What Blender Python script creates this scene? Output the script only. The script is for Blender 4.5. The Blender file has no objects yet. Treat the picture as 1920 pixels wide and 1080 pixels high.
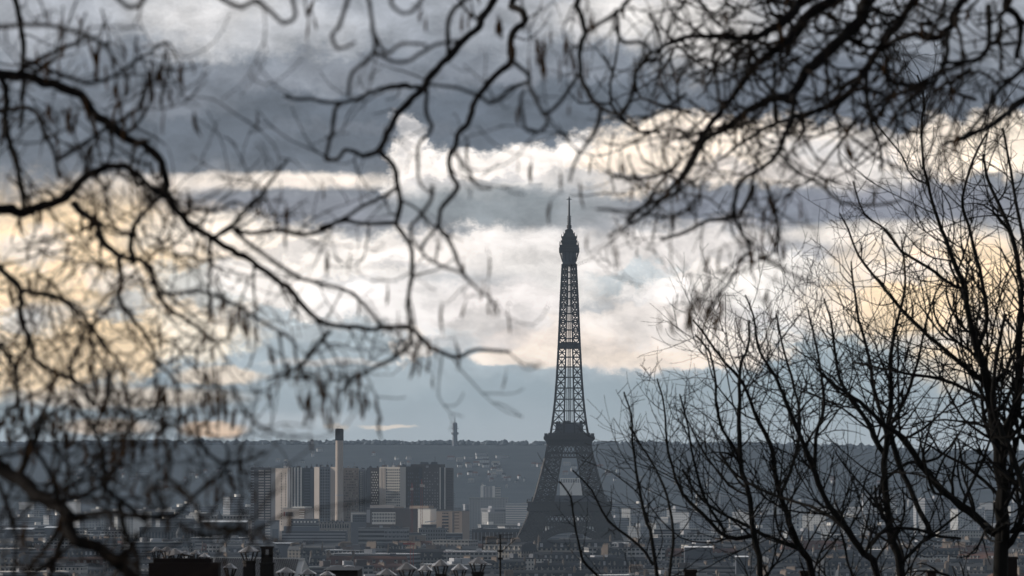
import bpy, math, random
from mathutils import Vector, Matrix

S = bpy.context.scene
COL = S.collection
R = math.radians

# ---------------------------------------------------------------- camera
F = 9030.0                       # focal length in pixels of a 1920 px wide frame
HOR = 861.0                      # row of the true horizon
CAMZ = 95.0
TH = math.atan((HOR - 540.0) / F)
cd = bpy.data.cameras.new('camera')
cam = bpy.data.objects.new('camera', cd)
COL.objects.link(cam)
cam.location = (0, 0, CAMZ)
cam.rotation_euler = (math.pi / 2 + TH, 0, 0)
cd.sensor_width = 36.0
cd.lens = F / 1920 * 36.0
cd.clip_start = 0.5
cd.clip_end = 60000
cd.dof.use_dof = True
cd.dof.focus_distance = 4300
cd.dof.aperture_fstop = 6.8
cd.dof.aperture_blades = 9
S.camera = cam

# ---------------------------------------------------------------- exposure
S.view_settings.view_transform = 'Standard'
S.view_settings.look = 'None'
S.view_settings.exposure = 0.0
S.view_settings.gamma = 1.0
S.cycles.use_denoising = True
S.cycles.max_bounces = 6
S.cycles.diffuse_bounces = 2
S.cycles.volume_bounces = 1
S.cycles.sample_clamp_indirect = 8.0

# ---------------------------------------------------------------- sun + sky
SUN_AZ, SUN_EL = R(-76), R(16)   # azimuth from the view axis (+Y), towards +X
sd = bpy.data.lights.new('sun', 'SUN')
sd.energy = 3.2
sd.angle = R(0.6)
sd.color = (1.0, 0.93, 0.84)
sun = bpy.data.objects.new('sun', sd)
COL.objects.link(sun)
sdir = Vector((math.sin(SUN_AZ) * math.cos(SUN_EL), math.cos(SUN_AZ) * math.cos(SUN_EL), math.sin(SUN_EL)))
sun.rotation_euler = sdir.to_track_quat('Z', 'Y').to_euler()


def lin(c):
    out = []
    for v in c:
        v /= 255.0
        out.append(v / 12.92 if v <= 0.04045 else ((v + 0.055) / 1.055) ** 2.4)
    return (out[0], out[1], out[2], 1.0)


def slin(c):
    """cloud radiance: bright parts glow, the shaded deck is cold and dark"""
    r, g, b, _ = lin(c)
    l = .3 * r + .6 * g + .1 * b
    k = 1.18 * (l / .45) ** .33
    t = max(0.0, min(1.0, (.55 - l) / .4))
    return (r * k * (1 - .11 * t), g * k * (1 - .06 * t), b * k * (1 - .005 * t), 1.0)


def build_sky():
    w = bpy.data.worlds.new('World')
    S.world = w
    w.use_nodes = True
    nt = w.node_tree
    nt.nodes.clear()
    N = lambda t: nt.nodes.new(t)
    L = nt.links.new
    out = N('ShaderNodeOutputWorld')
    sky = N('ShaderNodeTexSky')
    sky.sky_type = 'NISHITA'
    sky.sun_disc = False
    sky.sun_elevation = SUN_EL
    sky.sun_rotation = SUN_AZ
    sky.air_density = 1.0
    sky.dust_density = 2.0
    bg1 = N('ShaderNodeBackground')
    bg1.inputs['Strength'].default_value = 0.06
    L(sky.outputs[0], bg1.inputs['Color'])

    def math_(op, a, b=None, c=None):
        n = N('ShaderNodeMath')
        n.operation = op
        for k, v in enumerate((a, b, c)):
            if v is None:
                continue
            if isinstance(v, (int, float)):
                n.inputs[k].default_value = v
            else:
                L(v, n.inputs[k])
        return n.outputs[0]

    tc = N('ShaderNodeTexCoord')
    sep = N('ShaderNodeSeparateXYZ')
    L(tc.outputs['Generated'], sep.inputs[0])
    az = math_('ARCTAN2', sep.outputs[0], sep.outputs[1])
    el = math_('ARCSINE', sep.outputs[2])
    U = math_('MULTIPLY_ADD', az, F / 100, 9.6)          # hundredths of the frame angle
    V = math_('MULTIPLY_ADD', el, -F / 100, HOR / 100)
    comb = N('ShaderNodeCombineXYZ')
    L(U, comb.inputs[0]); L(V, comb.inputs[1])
    uv = comb.outputs[0]

    def noise(vec, scale, detail, rough, sx=1.0, sy=1.0, off=(0, 0, 0)):
        m = N('ShaderNodeMapping')
        m.inputs['Scale'].default_value = (sx, sy, 1)
        m.inputs['Location'].default_value = off
        L(vec, m.inputs['Vector'])
        n = N('ShaderNodeTexNoise')
        n.noise_dimensions = '3D'
        n.inputs['Scale'].default_value = scale
        n.inputs['Detail'].default_value = detail
        n.inputs['Roughness'].default_value = rough
        L(m.outputs[0], n.inputs['Vector'])
        return n

    def vmath(op, a, b):
        n = N('ShaderNodeVectorMath')
        n.operation = op
        for k, v in enumerate((a, b)):
            if isinstance(v, tuple):
                n.inputs[k].default_value = v
            else:
                L(v, n.inputs[k])
        return n.outputs[0]

    # cloud edges: the layout is warped by two scales of turbulence
    n1 = noise(uv, 0.55, 3, 0.5, 0.8, 1.0)
    n2 = noise(uv, 1.9, 10, 0.66, 0.85, 1.0, (3.1, 7.7, 1.0))
    w1 = vmath('MULTIPLY', vmath('SUBTRACT', n1.outputs['Color'], (0.5, 0.5, 0.5)), (1.5, 0.9, 0))
    w2 = vmath('MULTIPLY', vmath('SUBTRACT', n2.outputs['Color'], (0.5, 0.5, 0.5)), (1.35, 1.25, 0))
    wuv = vmath('ADD', uv, vmath('ADD', w1, w2))
    suv = vmath('ADD', uv, vmath('MULTIPLY', w2, (0.4, 0.22, 0)))   # quieter warp for flat bases

    # vertical base profile (V = row/100)
    sepw = N('ShaderNodeSeparateXYZ')
    L(wuv, sepw.inputs[0])
    mr = N('ShaderNodeMapRange')
    mr.inputs['From Min'].default_value = -2.0
    mr.inputs['From Max'].default_value = 9.0
    L(sepw.outputs[1], mr.inputs['Value'])
    ramp = N('ShaderNodeValToRGB')
    cr = ramp.color_ramp
    stops = SKY_STOPS
    while len(cr.elements) < len(stops):
        cr.elements.new(0.5)
    for e, (v, c) in zip(cr.elements, stops):
        e.position = (v + 2.0) / 11.0
        e.color = slin(c)
    L(mr.outputs[0], ramp.inputs[0])
    col = ramp.outputs[0]
    for (x, y, rx, ry, c, soft, alpha, quiet) in SKY_BLOBS:
        m = N('ShaderNodeMapping')
        m.vector_type = 'POINT'
        m.inputs['Location'].default_value = (-x / rx, -y / ry, 0)
        m.inputs['Scale'].default_value = (100.0 / rx, 100.0 / ry, 0)
        ch = N('ShaderNodeVectorMath')          # ties each step to the one before it (keeps the shader's stack short)
        ch.operation = 'MULTIPLY_ADD'
        L(col, ch.inputs[0]); ch.inputs[1].default_value = (1e-7, 1e-7, 0); L(suv if quiet else wuv, ch.inputs[2])
        L(ch.outputs[0], m.inputs['Vector'])
        ln = N('ShaderNodeVectorMath')
        ln.operation = 'LENGTH'
        L(m.outputs[0], ln.inputs[0])
        mp = N('ShaderNodeMapRange')
        mp.interpolation_type = 'SMOOTHSTEP'
        mp.inputs['From Min'].default_value = 1.0 + soft * .85
        mp.inputs['From Max'].default_value = max(0.0, 1.0 - soft * .85)
        mp.inputs['To Min'].default_value = 0.0
        mp.inputs['To Max'].default_value = alpha
        L(ln.outputs['Value'], mp.inputs['Value'])
        mx = N('ShaderNodeMix')
        mx.data_type = 'RGBA'
        L(mp.outputs[0], mx.inputs[0])
        L(col, mx.inputs[6])
        mx.inputs[7].default_value = slin(c)
        col = mx.outputs[2]
    # billows: light and shade inside the clouds
    n3 = noise(suv, 1.5, 10, 0.6, 0.8, 1.15, (9, 2, 4))
    mod = N('ShaderNodeMapRange')
    mod.inputs['From Min'].default_value = 0.3
    mod.inputs['From Max'].default_value = 0.7
    mod.inputs['To Min'].default_value = 0.70
    mod.inputs['To Max'].default_value = 1.34
    L(n3.outputs['Fac'], mod.inputs['Value'])
    # clear lower sky is smooth: fade the billows towards the horizon
    fade = N('ShaderNodeMapRange')
    fade.interpolation_type = 'SMOOTHSTEP'
    fade.inputs['From Min'].default_value = 6.7
    fade.inputs['From Max'].default_value = 7.3
    fade.inputs['To Min'].default_value = 1.0
    fade.inputs['To Max'].default_value = 0.12
    L(V, fade.inputs['Value'])
    mfac = math_('MULTIPLY_ADD', math_('SUBTRACT', mod.outputs[0], 1.0), fade.outputs[0], 1.0)
    sc = N('ShaderNodeVectorMath')
    sc.operation = 'SCALE'
    L(col, sc.inputs[0]); L(mfac, sc.inputs['Scale'])
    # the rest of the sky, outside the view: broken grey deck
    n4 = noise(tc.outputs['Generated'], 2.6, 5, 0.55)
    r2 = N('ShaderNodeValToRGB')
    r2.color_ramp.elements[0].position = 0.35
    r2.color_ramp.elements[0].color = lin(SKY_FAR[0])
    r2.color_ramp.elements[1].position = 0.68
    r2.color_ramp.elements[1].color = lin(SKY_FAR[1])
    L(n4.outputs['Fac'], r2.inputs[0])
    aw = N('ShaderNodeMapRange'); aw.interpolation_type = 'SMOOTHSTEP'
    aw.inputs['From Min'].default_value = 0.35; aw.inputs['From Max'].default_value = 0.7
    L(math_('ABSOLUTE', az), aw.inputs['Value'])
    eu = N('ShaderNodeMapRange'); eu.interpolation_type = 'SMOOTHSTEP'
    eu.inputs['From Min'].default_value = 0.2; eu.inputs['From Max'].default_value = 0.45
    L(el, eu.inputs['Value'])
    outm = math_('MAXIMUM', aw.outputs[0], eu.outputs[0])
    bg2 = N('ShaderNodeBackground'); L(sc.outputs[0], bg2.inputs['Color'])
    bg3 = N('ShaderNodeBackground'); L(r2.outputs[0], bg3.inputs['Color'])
    # unseen sky graded by height, added to lift fronts and dim roofs
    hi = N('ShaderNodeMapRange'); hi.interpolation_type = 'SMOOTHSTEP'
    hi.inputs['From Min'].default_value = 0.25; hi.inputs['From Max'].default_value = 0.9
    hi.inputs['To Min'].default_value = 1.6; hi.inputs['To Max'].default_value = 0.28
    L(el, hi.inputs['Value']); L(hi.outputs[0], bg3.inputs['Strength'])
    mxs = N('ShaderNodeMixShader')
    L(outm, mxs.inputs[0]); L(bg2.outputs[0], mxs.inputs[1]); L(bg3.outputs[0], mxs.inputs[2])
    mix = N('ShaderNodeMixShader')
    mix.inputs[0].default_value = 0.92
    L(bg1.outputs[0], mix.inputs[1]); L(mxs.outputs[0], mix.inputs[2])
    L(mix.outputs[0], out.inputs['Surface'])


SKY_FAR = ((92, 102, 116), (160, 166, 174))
SKY_STOPS = [(-2.0, (176, 178, 182)), (0.2, (168, 171, 178)), (1.1, (138, 143, 152)), (2.1, (116, 122, 132)),
             (3.0, (122, 127, 136)), (3.7, (150, 151, 156)), (4.3, (168, 167, 169)), (4.7, (222, 216, 211)),
             (5.9, (218, 214, 210)), (6.5, (184, 192, 196)), (7.2, (160, 173, 179)), (8.7, (172, 180, 185))]
CR, WH, GR, DK, BL, YE, OR = (252, 236, 218), (248, 240, 233), (172, 171, 172), (118, 124, 134), (158, 174, 180), (255, 224, 180), (228, 194, 160)
# x, y, radius x, radius y, colour, softness, opacity, quiet warp
SKY_BLOBS = [
    (380, 30, 150, 60, (205, 203, 203), .9, .9, 0), (560, 70, 130, 40, (186, 187, 191), .9, .8, 0),
    (1150, 25, 150, 45, (225, 220, 216), .8, .9, 0), (1330, 60, 90, 75, (215, 210, 206), .8, .85, 0),
    (900, 40, 200, 60, (160, 163, 170), .9, .7, 0), (60, 40, 140, 70, (170, 172, 178), .9, .8, 0),
    (450, 240, 330, 90, (112, 118, 128), .7, .8, 0), (960, 200, 330, 80, (110, 117, 128), .6, .8, 0),
    (1620, 190, 330, 90, (116, 121, 132), .7, .85, 0), (1850, 60, 200, 60, (150, 153, 160), .8, .8, 0),
    # bright strips and cumulus tops
    (520, 340, 230, 14, (238, 226, 214), .6, .95, 1), (300, 345, 120, 16, (225, 214, 204), .8, .8, 1),
    (770, 300, 45, 75, WH, .35, .95, 0), (765, 245, 26, 40, (215, 210, 208), .6, .8, 0),
    (860, 320, 70, 45, WH, .4, .95, 0), (960, 335, 100, 45, WH, .4, .92, 0), (1065, 315, 70, 52, WH, .35, .95, 0),
    (1180, 320, 110, 55, CR, .35, .95, 0), (1270, 275, 160, 60, CR, .3, .95, 0), (1430, 290, 190, 60, CR, .35, .92, 0),
    (1600, 320, 160, 50, (226, 219, 214), .5, .9, 0), (1760, 290, 110, 45, CR, .4, .85, 0), (1900, 275, 110, 55, (250, 234, 214), .4, .9, 0),
    (1500, 280, 90, 30, (190, 190, 194), .8, .6, 0),
    (890, 342, 120, 13, (198, 195, 196), .7, .8, 0), (1160, 345, 130, 14, (202, 197, 195), .7, .8, 0), (1420, 322, 140, 16, (208, 200, 196), .7, .8, 0), (1290, 262, 60, 18, (222, 210, 200), .7, .6, 0),
    (600, 145, 210, 26, (150, 153, 161), .9, .75, 0), (1010, 130, 150, 22, (147, 150, 158), .9, .7, 0), (320, 190, 120, 24, (142, 145, 153), .9, .6, 0), (700, 235, 160, 14, (132, 136, 145), .9, .6, 0),
    # grey bank under them
    (560, 395, 330, 32, (146, 147, 155), .5, .9, 1), (930, 385, 200, 42, (150, 155, 158), .5, .92, 1), (1080, 370, 60, 30, (178, 178, 180), .8, .6, 0),
    (1440, 390, 230, 36, (140, 143, 154), .45, .92, 1), (1720, 385, 200, 36, (146, 147, 158), .5, .85, 1), (120, 380, 180, 30, (150, 148, 150), .6, .5, 1),
    # bright middle
    (640, 480, 330, 50, (250, 242, 234), .5, .95, 0), (130, 520, 300, 150, YE, .5, .9, 0), (60, 470, 70, 30, (238, 226, 214), .6, .8, 0), (210, 530, 70, 26, (232, 222, 212), .6, .75, 0), (110, 590, 90, 20, (206, 204, 203), .7, .7, 1), (420, 450, 160, 40, (244, 232, 218), .6, .8, 0),
    (840, 470, 130, 40, (238, 230, 224), .6, .9, 0), (1000, 500, 150, 34, (222, 217, 213), .7, .7, 0), (1010, 450, 120, 22, (228, 222, 218), .6, .8, 1),
    (860, 530, 120, 22, (184, 184, 186), .7, .75, 1), (1280, 470, 190, 40, (222, 215, 211), .6, .8, 0), (1520, 475, 110, 24, (172, 171, 176), .6, .8, 1),
    (1200, 520, 80, 20, (186, 196, 201), .6, .75, 0), (1660, 440, 160, 24, (240, 230, 220), .5, .85, 1),
    (390, 540, 90, 36, (196, 203, 206), .5, .75, 0), (520, 605, 80, 26, (186, 196, 201), .5, .8, 0),
    (560, 555, 100, 42, WH, .3, .95, 0), (670, 560, 130, 45, (246, 240, 236), .4, .9, 0), (480, 520, 70, 35, WH, .35, .9, 0),
    (790, 580, 110, 45, (236, 230, 226), .5, .9, 0), (960, 570, 120, 40, (230, 222, 218), .5, .85, 0),
    (1330, 550, 150, 48, WH, .25, .96, 0), (1480, 545, 140, 50, (244, 238, 232), .35, .95, 0), (1230, 560, 60, 36, (240, 234, 230), .4, .9, 0),
    (1590, 575, 120, 50, (242, 232, 222), .4, .95, 0),
    (1790, 580, 230, 120, YE, .5, .92, 0), (1700, 510, 80, 24, (232, 222, 214), .6, .75, 0), (1860, 600, 80, 24, (236, 224, 212), .6, .75, 0), (1760, 640, 120, 14, (208, 205, 203), .7, .7, 1), (1140, 585, 60, 30, (168, 172, 176), .7, .9, 0), (1420, 590, 60, 22, (190, 188, 190), .8, .7, 0),
    (560, 468, 100, 13, (210, 203, 198), .7, .8, 0), (770, 500, 90, 14, (203, 199, 197), .7, .8, 0), (690, 455, 60, 10, (222, 214, 207), .7, .7, 0), (640, 525, 70, 12, (208, 205, 203), .7, .7, 0), (900, 600, 80, 14, (206, 199, 194), .7, .7, 0), (1300, 585, 90, 13, (208, 202, 198), .7, .75, 0), (1520, 520, 80, 12, (212, 206, 201), .7, .7, 0),
    # open blue and the low cumulus with its flat base
    (640, 690, 260, 62, (172, 183, 188), .4, .96, 0), (1560, 690, 170, 60, (164, 178, 184), .4, .95, 0),
    (1010, 640, 130, 34, (220, 208, 200), .4, .9, 0), (1200, 625, 190, 52, (236, 224, 214), .28, .97, 0), (1110, 650, 140, 36, (238, 222, 208), .3, .95, 1),
    (1330, 650, 120, 36, (244, 232, 220), .25, .97, 0), (1250, 600, 160, 40, (226, 218, 212), .5, .7, 0),
    (930, 672, 48, 13, (242, 226, 210), .35, .95, 1), (1030, 668, 90, 20, (240, 224, 208), .35, .95, 1), (1260, 676, 150, 16, (246, 228, 210), .4, .9, 1),
    (780, 635, 34, 26, (240, 230, 220), .3, .9, 0), (1450, 625, 20, 14, (230, 222, 214), .4, .8, 0), (850, 640, 60, 10, (196, 196, 196), .6, .7, 1),
    (1440, 660, 40, 16, (240, 228, 214), .4, .85, 0),
    # left cumulus in pieces
    (340, 640, 110, 46, (250, 236, 214), .35, .95, 0), (180, 650, 150, 60, YE, .4, .95, 0), (410, 705, 80, 18, (240, 222, 200), .35, .95, 1),
    (60, 690, 110, 40, YE, .5, .9, 0), (250, 580, 60, 26, (186, 192, 196), .5, .8, 0), (40, 600, 50, 22, (190, 192, 194), .6, .7, 0),
    (230, 745, 200, 20, (226, 206, 182), .5, .8, 1), (620, 680, 110, 7, (214, 208, 202), .6, .7, 1),
    (400, 806, 60, 16, OR, .35, .95, 1), (200, 800, 90, 14, (222, 196, 168), .5, .8, 1), (725, 800, 45, 4, (222, 208, 192), .6, .85, 1), (630, 800, 20, 5, (218, 196, 170), .6, .8, 1),
    (560, 790, 120, 16, (188, 194, 198), .8, .6, 1),
]
build_sky()

# ================================================================ helpers
def P(px, py, d):
    """World point seen at frame position (px, py) at distance d along the view axis."""
    a, b = (px - 960.0) / F, (540.0 - py) / F
    yy = math.cos(TH) - b * math.sin(TH)
    zz = math.sin(TH) + b * math.cos(TH)
    t = d / yy
    return Vector((a * t, d, CAMZ + zz * t))


def tag(o, label=None, cat=None, group=None, kind=None):
    if label: o['label'] = label
    if cat: o['category'] = cat
    if group: o['group'] = group
    if kind: o['kind'] = kind
    return o


def empty(name, loc, rz=0.0, label=None, cat=None, group=None):
    o = bpy.data.objects.new(name, None)
    o.empty_display_size = 0.1
    COL.objects.link(o)
    o.location = loc
    o.rotation_euler = (0, 0, rz)
    return tag(o, label, cat, group)


class MB:
    def __init__(self):
        self.v, self.f = [], []

    def box(self, x0, x1, y0, y1, z0, z1):
        n = len(self.v)
        self.v += [(x0, y0, z0), (x1, y0, z0), (x1, y1, z0), (x0, y1, z0), (x0, y0, z1), (x1, y0, z1), (x1, y1, z1), (x0, y1, z1)]
        self.f += [(n, n + 3, n + 2, n + 1), (n + 4, n + 5, n + 6, n + 7), (n, n + 1, n + 5, n + 4), (n + 1, n + 2, n + 6, n + 5),
                   (n + 2, n + 3, n + 7, n + 6), (n + 3, n, n + 4, n + 7)]
        return self

    def frustum(self, x0, x1, y0, y1, z0, ix, iy, z1):
        n = len(self.v)
        self.v += [(x0, y0, z0), (x1, y0, z0), (x1, y1, z0), (x0, y1, z0),
                   (x0 + ix, y0 + iy, z1), (x1 - ix, y0 + iy, z1), (x1 - ix, y1 - iy, z1), (x0 + ix, y1 - iy, z1)]
        self.f += [(n, n + 3, n + 2, n + 1), (n + 4, n + 5, n + 6, n + 7), (n, n + 1, n + 5, n + 4), (n + 1, n + 2, n + 6, n + 5),
                   (n + 2, n + 3, n + 7, n + 6), (n + 3, n, n + 4, n + 7)]
        return self

    def ring(self, x0, x1, y0, y1):
        """bracket for prism stacks: four corners"""
        return [(x0, y0), (x1, y0), (x1, y1), (x0, y1)]

    def beam(self, a, b, w, h=None):
        a, b = Vector(a), Vector(b)
        d = b - a
        if d.length < 1e-6:
            return self
        d.normalize()
        up = Vector((0, 0, 1)) if abs(d.z) < 0.95 else Vector((0, 1, 0))
        s = d.cross(up).normalized() * (w / 2)
        t = s.cross(d).normalized() * ((h or w) / 2)
        n = len(self.v)
        for p in (a, b):
            for (i, j) in ((-1, -1), (1, -1), (1, 1), (-1, 1)):
                self.v.append(tuple(p + s * i + t * j))
        for k in range(4):
            q = (k + 1) % 4
            self.f.append((n + k, n + q, n + 4 + q, n + 4 + k))
        self.f += [(n + 3, n + 2, n + 1, n), (n + 4, n + 5, n + 6, n + 7)]
        return self

    def tube(self, pts, rads, sides=6):
        pts = [Vector(p) for p in pts]
        n0 = len(self.v)
        u = None
        m = len(pts)
        for k in range(m):
            d = (pts[min(k + 1, m - 1)] - pts[max(k - 1, 0)])
            if d.length < 1e-9:
                d = Vector((0, 0, 1))
            d.normalize()
            if u is None:
                u = d.orthogonal().normalized()
            else:
                u = (u - d * u.dot(d))
                u = u.normalized() if u.length > 1e-6 else d.orthogonal().normalized()
            w = d.cross(u)
            for s in range(sides):
                a = 2 * math.pi * s / sides
                self.v.append(tuple(pts[k] + (u * math.cos(a) + w * math.sin(a)) * rads[k]))
        for k in range(m - 1):
            for s in range(sides):
                q = (s + 1) % sides
                self.f.append((n0 + k * sides + s, n0 + k * sides + q, n0 + (k + 1) * sides + q, n0 + (k + 1) * sides + s))
        self.f.append(tuple(n0 + s for s in reversed(range(sides))))
        self.f.append(tuple(n0 + (m - 1) * sides + s for s in range(sides)))
        return self

    def lathe(self, prof, cx=0, cy=0, sides=16):
        """prof: list of (radius, z)"""
        n0 = len(self.v)
        for (r, z) in prof:
            for s in range(sides):
                a = 2 * math.pi * (s + .5) / sides
                self.v.append((cx + r * math.cos(a), cy + r * math.sin(a), z))
        for k in range(len(prof) - 1):
            for s in range(sides):
                q = (s + 1) % sides
                self.f.append((n0 + k * sides + s, n0 + k * sides + q, n0 + (k + 1) * sides + q, n0 + (k + 1) * sides + s))
        self.f.append(tuple(n0 + s for s in reversed(range(sides))))
        self.f.append(tuple(n0 + (len(prof) - 1) * sides + s for s in range(sides)))
        return self

    def squares(self, prof, ox=0, oy=0):
        """stack of squares: list of (half width, z)"""
        n0 = len(self.v)
        for (h, z) in prof:
            self.v += [(ox - h, oy - h, z), (ox + h, oy - h, z), (ox + h, oy + h, z), (ox - h, oy + h, z)]
        for k in range(len(prof) - 1):
            for s in range(4):
                q = (s + 1) % 4
                self.f.append((n0 + k * 4 + s, n0 + k * 4 + q, n0 + k * 4 + 4 + q, n0 + k * 4 + 4 + s))
        self.f.append((n0 + 3, n0 + 2, n0 + 1, n0))
        e = n0 + (len(prof) - 1) * 4
        self.f.append((e, e + 1, e + 2, e + 3))
        return self

    def mesh(self, name, m, smooth=False):
        me = bpy.data.meshes.new(name)
        me.from_pydata(self.v, [], self.f)
        me.materials.append(m)
        if smooth:
            me.polygons.foreach_set('use_smooth', [True] * len(me.polygons))
        me.update()
        return me

    def build(self, name, m, parent=None, smooth=False, loc=None, rz=0.0):
        o = bpy.data.objects.new(name, self.mesh(name, m, smooth))
        COL.objects.link(o)
        if parent is not None:
            o.parent = parent
        if loc is not None:
            o.location = loc
            o.rotation_euler = (0, 0, rz)
        return o


def inst(name, me, parent, loc, rz=0.0, sc=None):
    o = bpy.data.objects.new(name, me)
    COL.objects.link(o)
    o.parent = parent
    o.location = loc
    o.rotation_euler = (0, 0, rz)
    if sc: o.scale = sc
    return o


def copy_tree(root, parent=None):
    c = root.copy()
    COL.objects.link(c)
    if parent is not None:
        c.parent = parent
    for ch in root.children:
        copy_tree(ch, c)
    return c


# ---------------------------------------------------------------- materials
def mat(name, col, rough=0.8, metal=0.0, var=0.25, scale=0.2, spec=0.3, bump=0.0):
    m = bpy.data.materials.new(name)
    m.use_nodes = True
    nt = m.node_tree
    b = nt.nodes['Principled BSDF']
    b.inputs['Roughness'].default_value = rough
    b.inputs['Metallic'].default_value = metal
    b.inputs['Specular IOR Level'].default_value = spec
    tc = nt.nodes.new('ShaderNodeTexCoord')
    n = nt.nodes.new('ShaderNodeTexNoise')
    n.inputs['Scale'].default_value = scale
    n.inputs['Detail'].default_value = 5
    nt.links.new(tc.outputs['Object'], n.inputs['Vector'])
    oi = nt.nodes.new('ShaderNodeObjectInfo')
    a = nt.nodes.new('ShaderNodeMath'); a.operation = 'ADD'
    nt.links.new(n.outputs['Fac'], a.inputs[0]); nt.links.new(oi.outputs['Random'], a.inputs[1])
    mr = nt.nodes.new('ShaderNodeMapRange')
    mr.inputs['From Min'].default_value = 0.3; mr.inputs['From Max'].default_value = 1.7
    mr.inputs['To Min'].default_value = 1 - var; mr.inputs['To Max'].default_value = 1 + var
    nt.links.new(a.outputs[0], mr.inputs['Value'])
    hs = nt.nodes.new('ShaderNodeHueSaturation')
    hs.inputs['Color'].default_value = (*col, 1)
    nt.links.new(mr.outputs[0], hs.inputs['Value'])
    nt.links.new(hs.outputs[0], b.inputs['Base Color'])
    if bump:
        bp = nt.nodes.new('ShaderNodeBump')
        bp.inputs['Strength'].default_value = bump
        nt.links.new(n.outputs['Fac'], bp.inputs['Height'])
        nt.links.new(bp.outputs[0], b.inputs['Normal'])
    return m


def wall_mat(name, col, win=(0.016, 0.018, 0.024), pu=2.3, pv=3.1, wu=(.24, .76), wv=(.12, .8), var=0.3, rough=0.85, gap=0.0):
    """Facade with a regular grid of openings, in the object's own metres."""
    m = mat(name, col, rough, 0, var, 0.12)
    nt = m.node_tree
    b = nt.nodes['Principled BSDF']
    base = b.inputs['Base Color'].links[0].from_socket
    tc = nt.nodes.new('ShaderNodeTexCoord')
    sp = nt.nodes.new('ShaderNodeSeparateXYZ')
    nt.links.new(tc.outputs['Object'], sp.inputs[0])

    def M(op, a, bb=None):
        n = nt.nodes.new('ShaderNodeMath'); n.operation = op
        for k, v in enumerate((a, bb)):
            if v is None: continue
            if isinstance(v, (int, float)): n.inputs[k].default_value = v
            else: nt.links.new(v, n.inputs[k])
        return n.outputs[0]
    u = M('ADD', sp.outputs[0], sp.outputs[1])

    def band(s, p, r):
        fr = M('FRACT', M('DIVIDE', s, p))
        return M('MULTIPLY', M('GREATER_THAN', fr, r[0]), M('LESS_THAN', fr, r[1]))
    k = M('MULTIPLY', band(u, pu, wu), band(sp.outputs[2], pv, wv))
    if gap:
        ng = nt.nodes.new('ShaderNodeTexWhiteNoise'); ng.noise_dimensions = '2D'
        cb = nt.nodes.new('ShaderNodeCombineXYZ')
        nt.links.new(M('FLOOR', M('DIVIDE', u, pu)), cb.inputs[0]); nt.links.new(M('FLOOR', M('DIVIDE', sp.outputs[2], pv)), cb.inputs[1])
        nt.links.new(cb.outputs[0], ng.inputs['Vector'])
        k = M('MULTIPLY', k, M('GREATER_THAN', ng.outputs['Value'], gap))
    mx = nt.nodes.new('ShaderNodeMix'); mx.data_type = 'RGBA'
    nt.links.new(k, mx.inputs[0]); nt.links.new(base, mx.inputs[6]); mx.inputs[7].default_value = (*win, 1)
    nt.links.new(mx.outputs[2], b.inputs['Base Color'])
    return m


IRON = mat('iron_paint', (0.034, 0.028, 0.026), 0.6, 0.0, 0.15, 0.05)
IRON2 = mat('lattice_iron_lit', (0.038, 0.032, 0.029), 0.6, 0.0, 0.15, 0.05)  # same iron, colour lifted a little so the lattice seems to catch sun
GLASS = mat('dark_window', (0.03, 0.035, 0.045), 0.2, 0, 0.4, 0.05, 0.5)
ZINC = mat('zinc_roof', (0.055, 0.059, 0.067), 0.6, 0.15, 0.35, 0.08)
SLATE = mat('slate_roof', (0.032, 0.035, 0.041), 0.7, 0, 0.3, 0.1)
TILE = mat('red_tile_roof', (0.12, 0.055, 0.04), 0.8, 0, 0.3, 0.2)
METALROOF = mat('bright_metal_roof', (0.82, 0.80, 0.77), 0.16, 1.0, 0.12, 0.05)
FLATROOF = mat('pale_flat_roof', (0.24, 0.235, 0.225), 0.5, 0.0, 0.4, 0.05)
DARKROOF = mat('dark_flat_roof', (0.09, 0.09, 0.095), 0.6, 0, 0.3, 0.05)
CHIM = mat('chimney_plaster', (0.17, 0.135, 0.11), 0.9, 0, 0.4, 0.3)
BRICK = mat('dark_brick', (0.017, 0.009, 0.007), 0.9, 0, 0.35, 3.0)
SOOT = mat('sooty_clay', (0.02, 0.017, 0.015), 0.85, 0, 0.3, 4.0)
CAPM = mat('galvanised_cap', (0.80, 0.73, 0.68), 0.24, 0.85, 0.3, 6.0)
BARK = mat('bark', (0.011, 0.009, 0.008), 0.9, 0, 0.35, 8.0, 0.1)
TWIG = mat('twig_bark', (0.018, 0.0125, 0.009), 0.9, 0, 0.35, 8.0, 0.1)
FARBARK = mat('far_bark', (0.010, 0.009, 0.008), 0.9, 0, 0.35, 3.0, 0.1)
WOOD = mat('hazy_winter_wood', (0.10, 0.118, 0.138), 0.95, 0, 0.2, 0.01, 0.05)  # blue-grey lift in the colour makes up for thinner haze
CONC = mat('concrete', (0.58, 0.50, 0.44), 0.85, 0, 0.22, 0.06)
WHITE = mat('white_panel', (0.80, 0.76, 0.70), 0.8, 0, 0.1, 0.05)
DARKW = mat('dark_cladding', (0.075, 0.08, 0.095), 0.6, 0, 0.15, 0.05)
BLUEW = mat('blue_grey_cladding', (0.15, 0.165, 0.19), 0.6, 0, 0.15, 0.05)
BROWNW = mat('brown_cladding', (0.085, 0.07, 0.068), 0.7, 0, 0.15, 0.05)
TANW = mat('tan_cladding', (0.33, 0.25, 0.195), 0.8, 0, 0.15, 0.05)
GREYW = mat('grey_cladding', (0.36, 0.36, 0.375), 0.8, 0, 0.15, 0.05)
REDM = mat('red_paint', (0.30, 0.05, 0.04), 0.6, 0, 0.15, 0.3)
PODM = bpy.data.materials.new('dry_pod'); PODM.use_nodes = True
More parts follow.
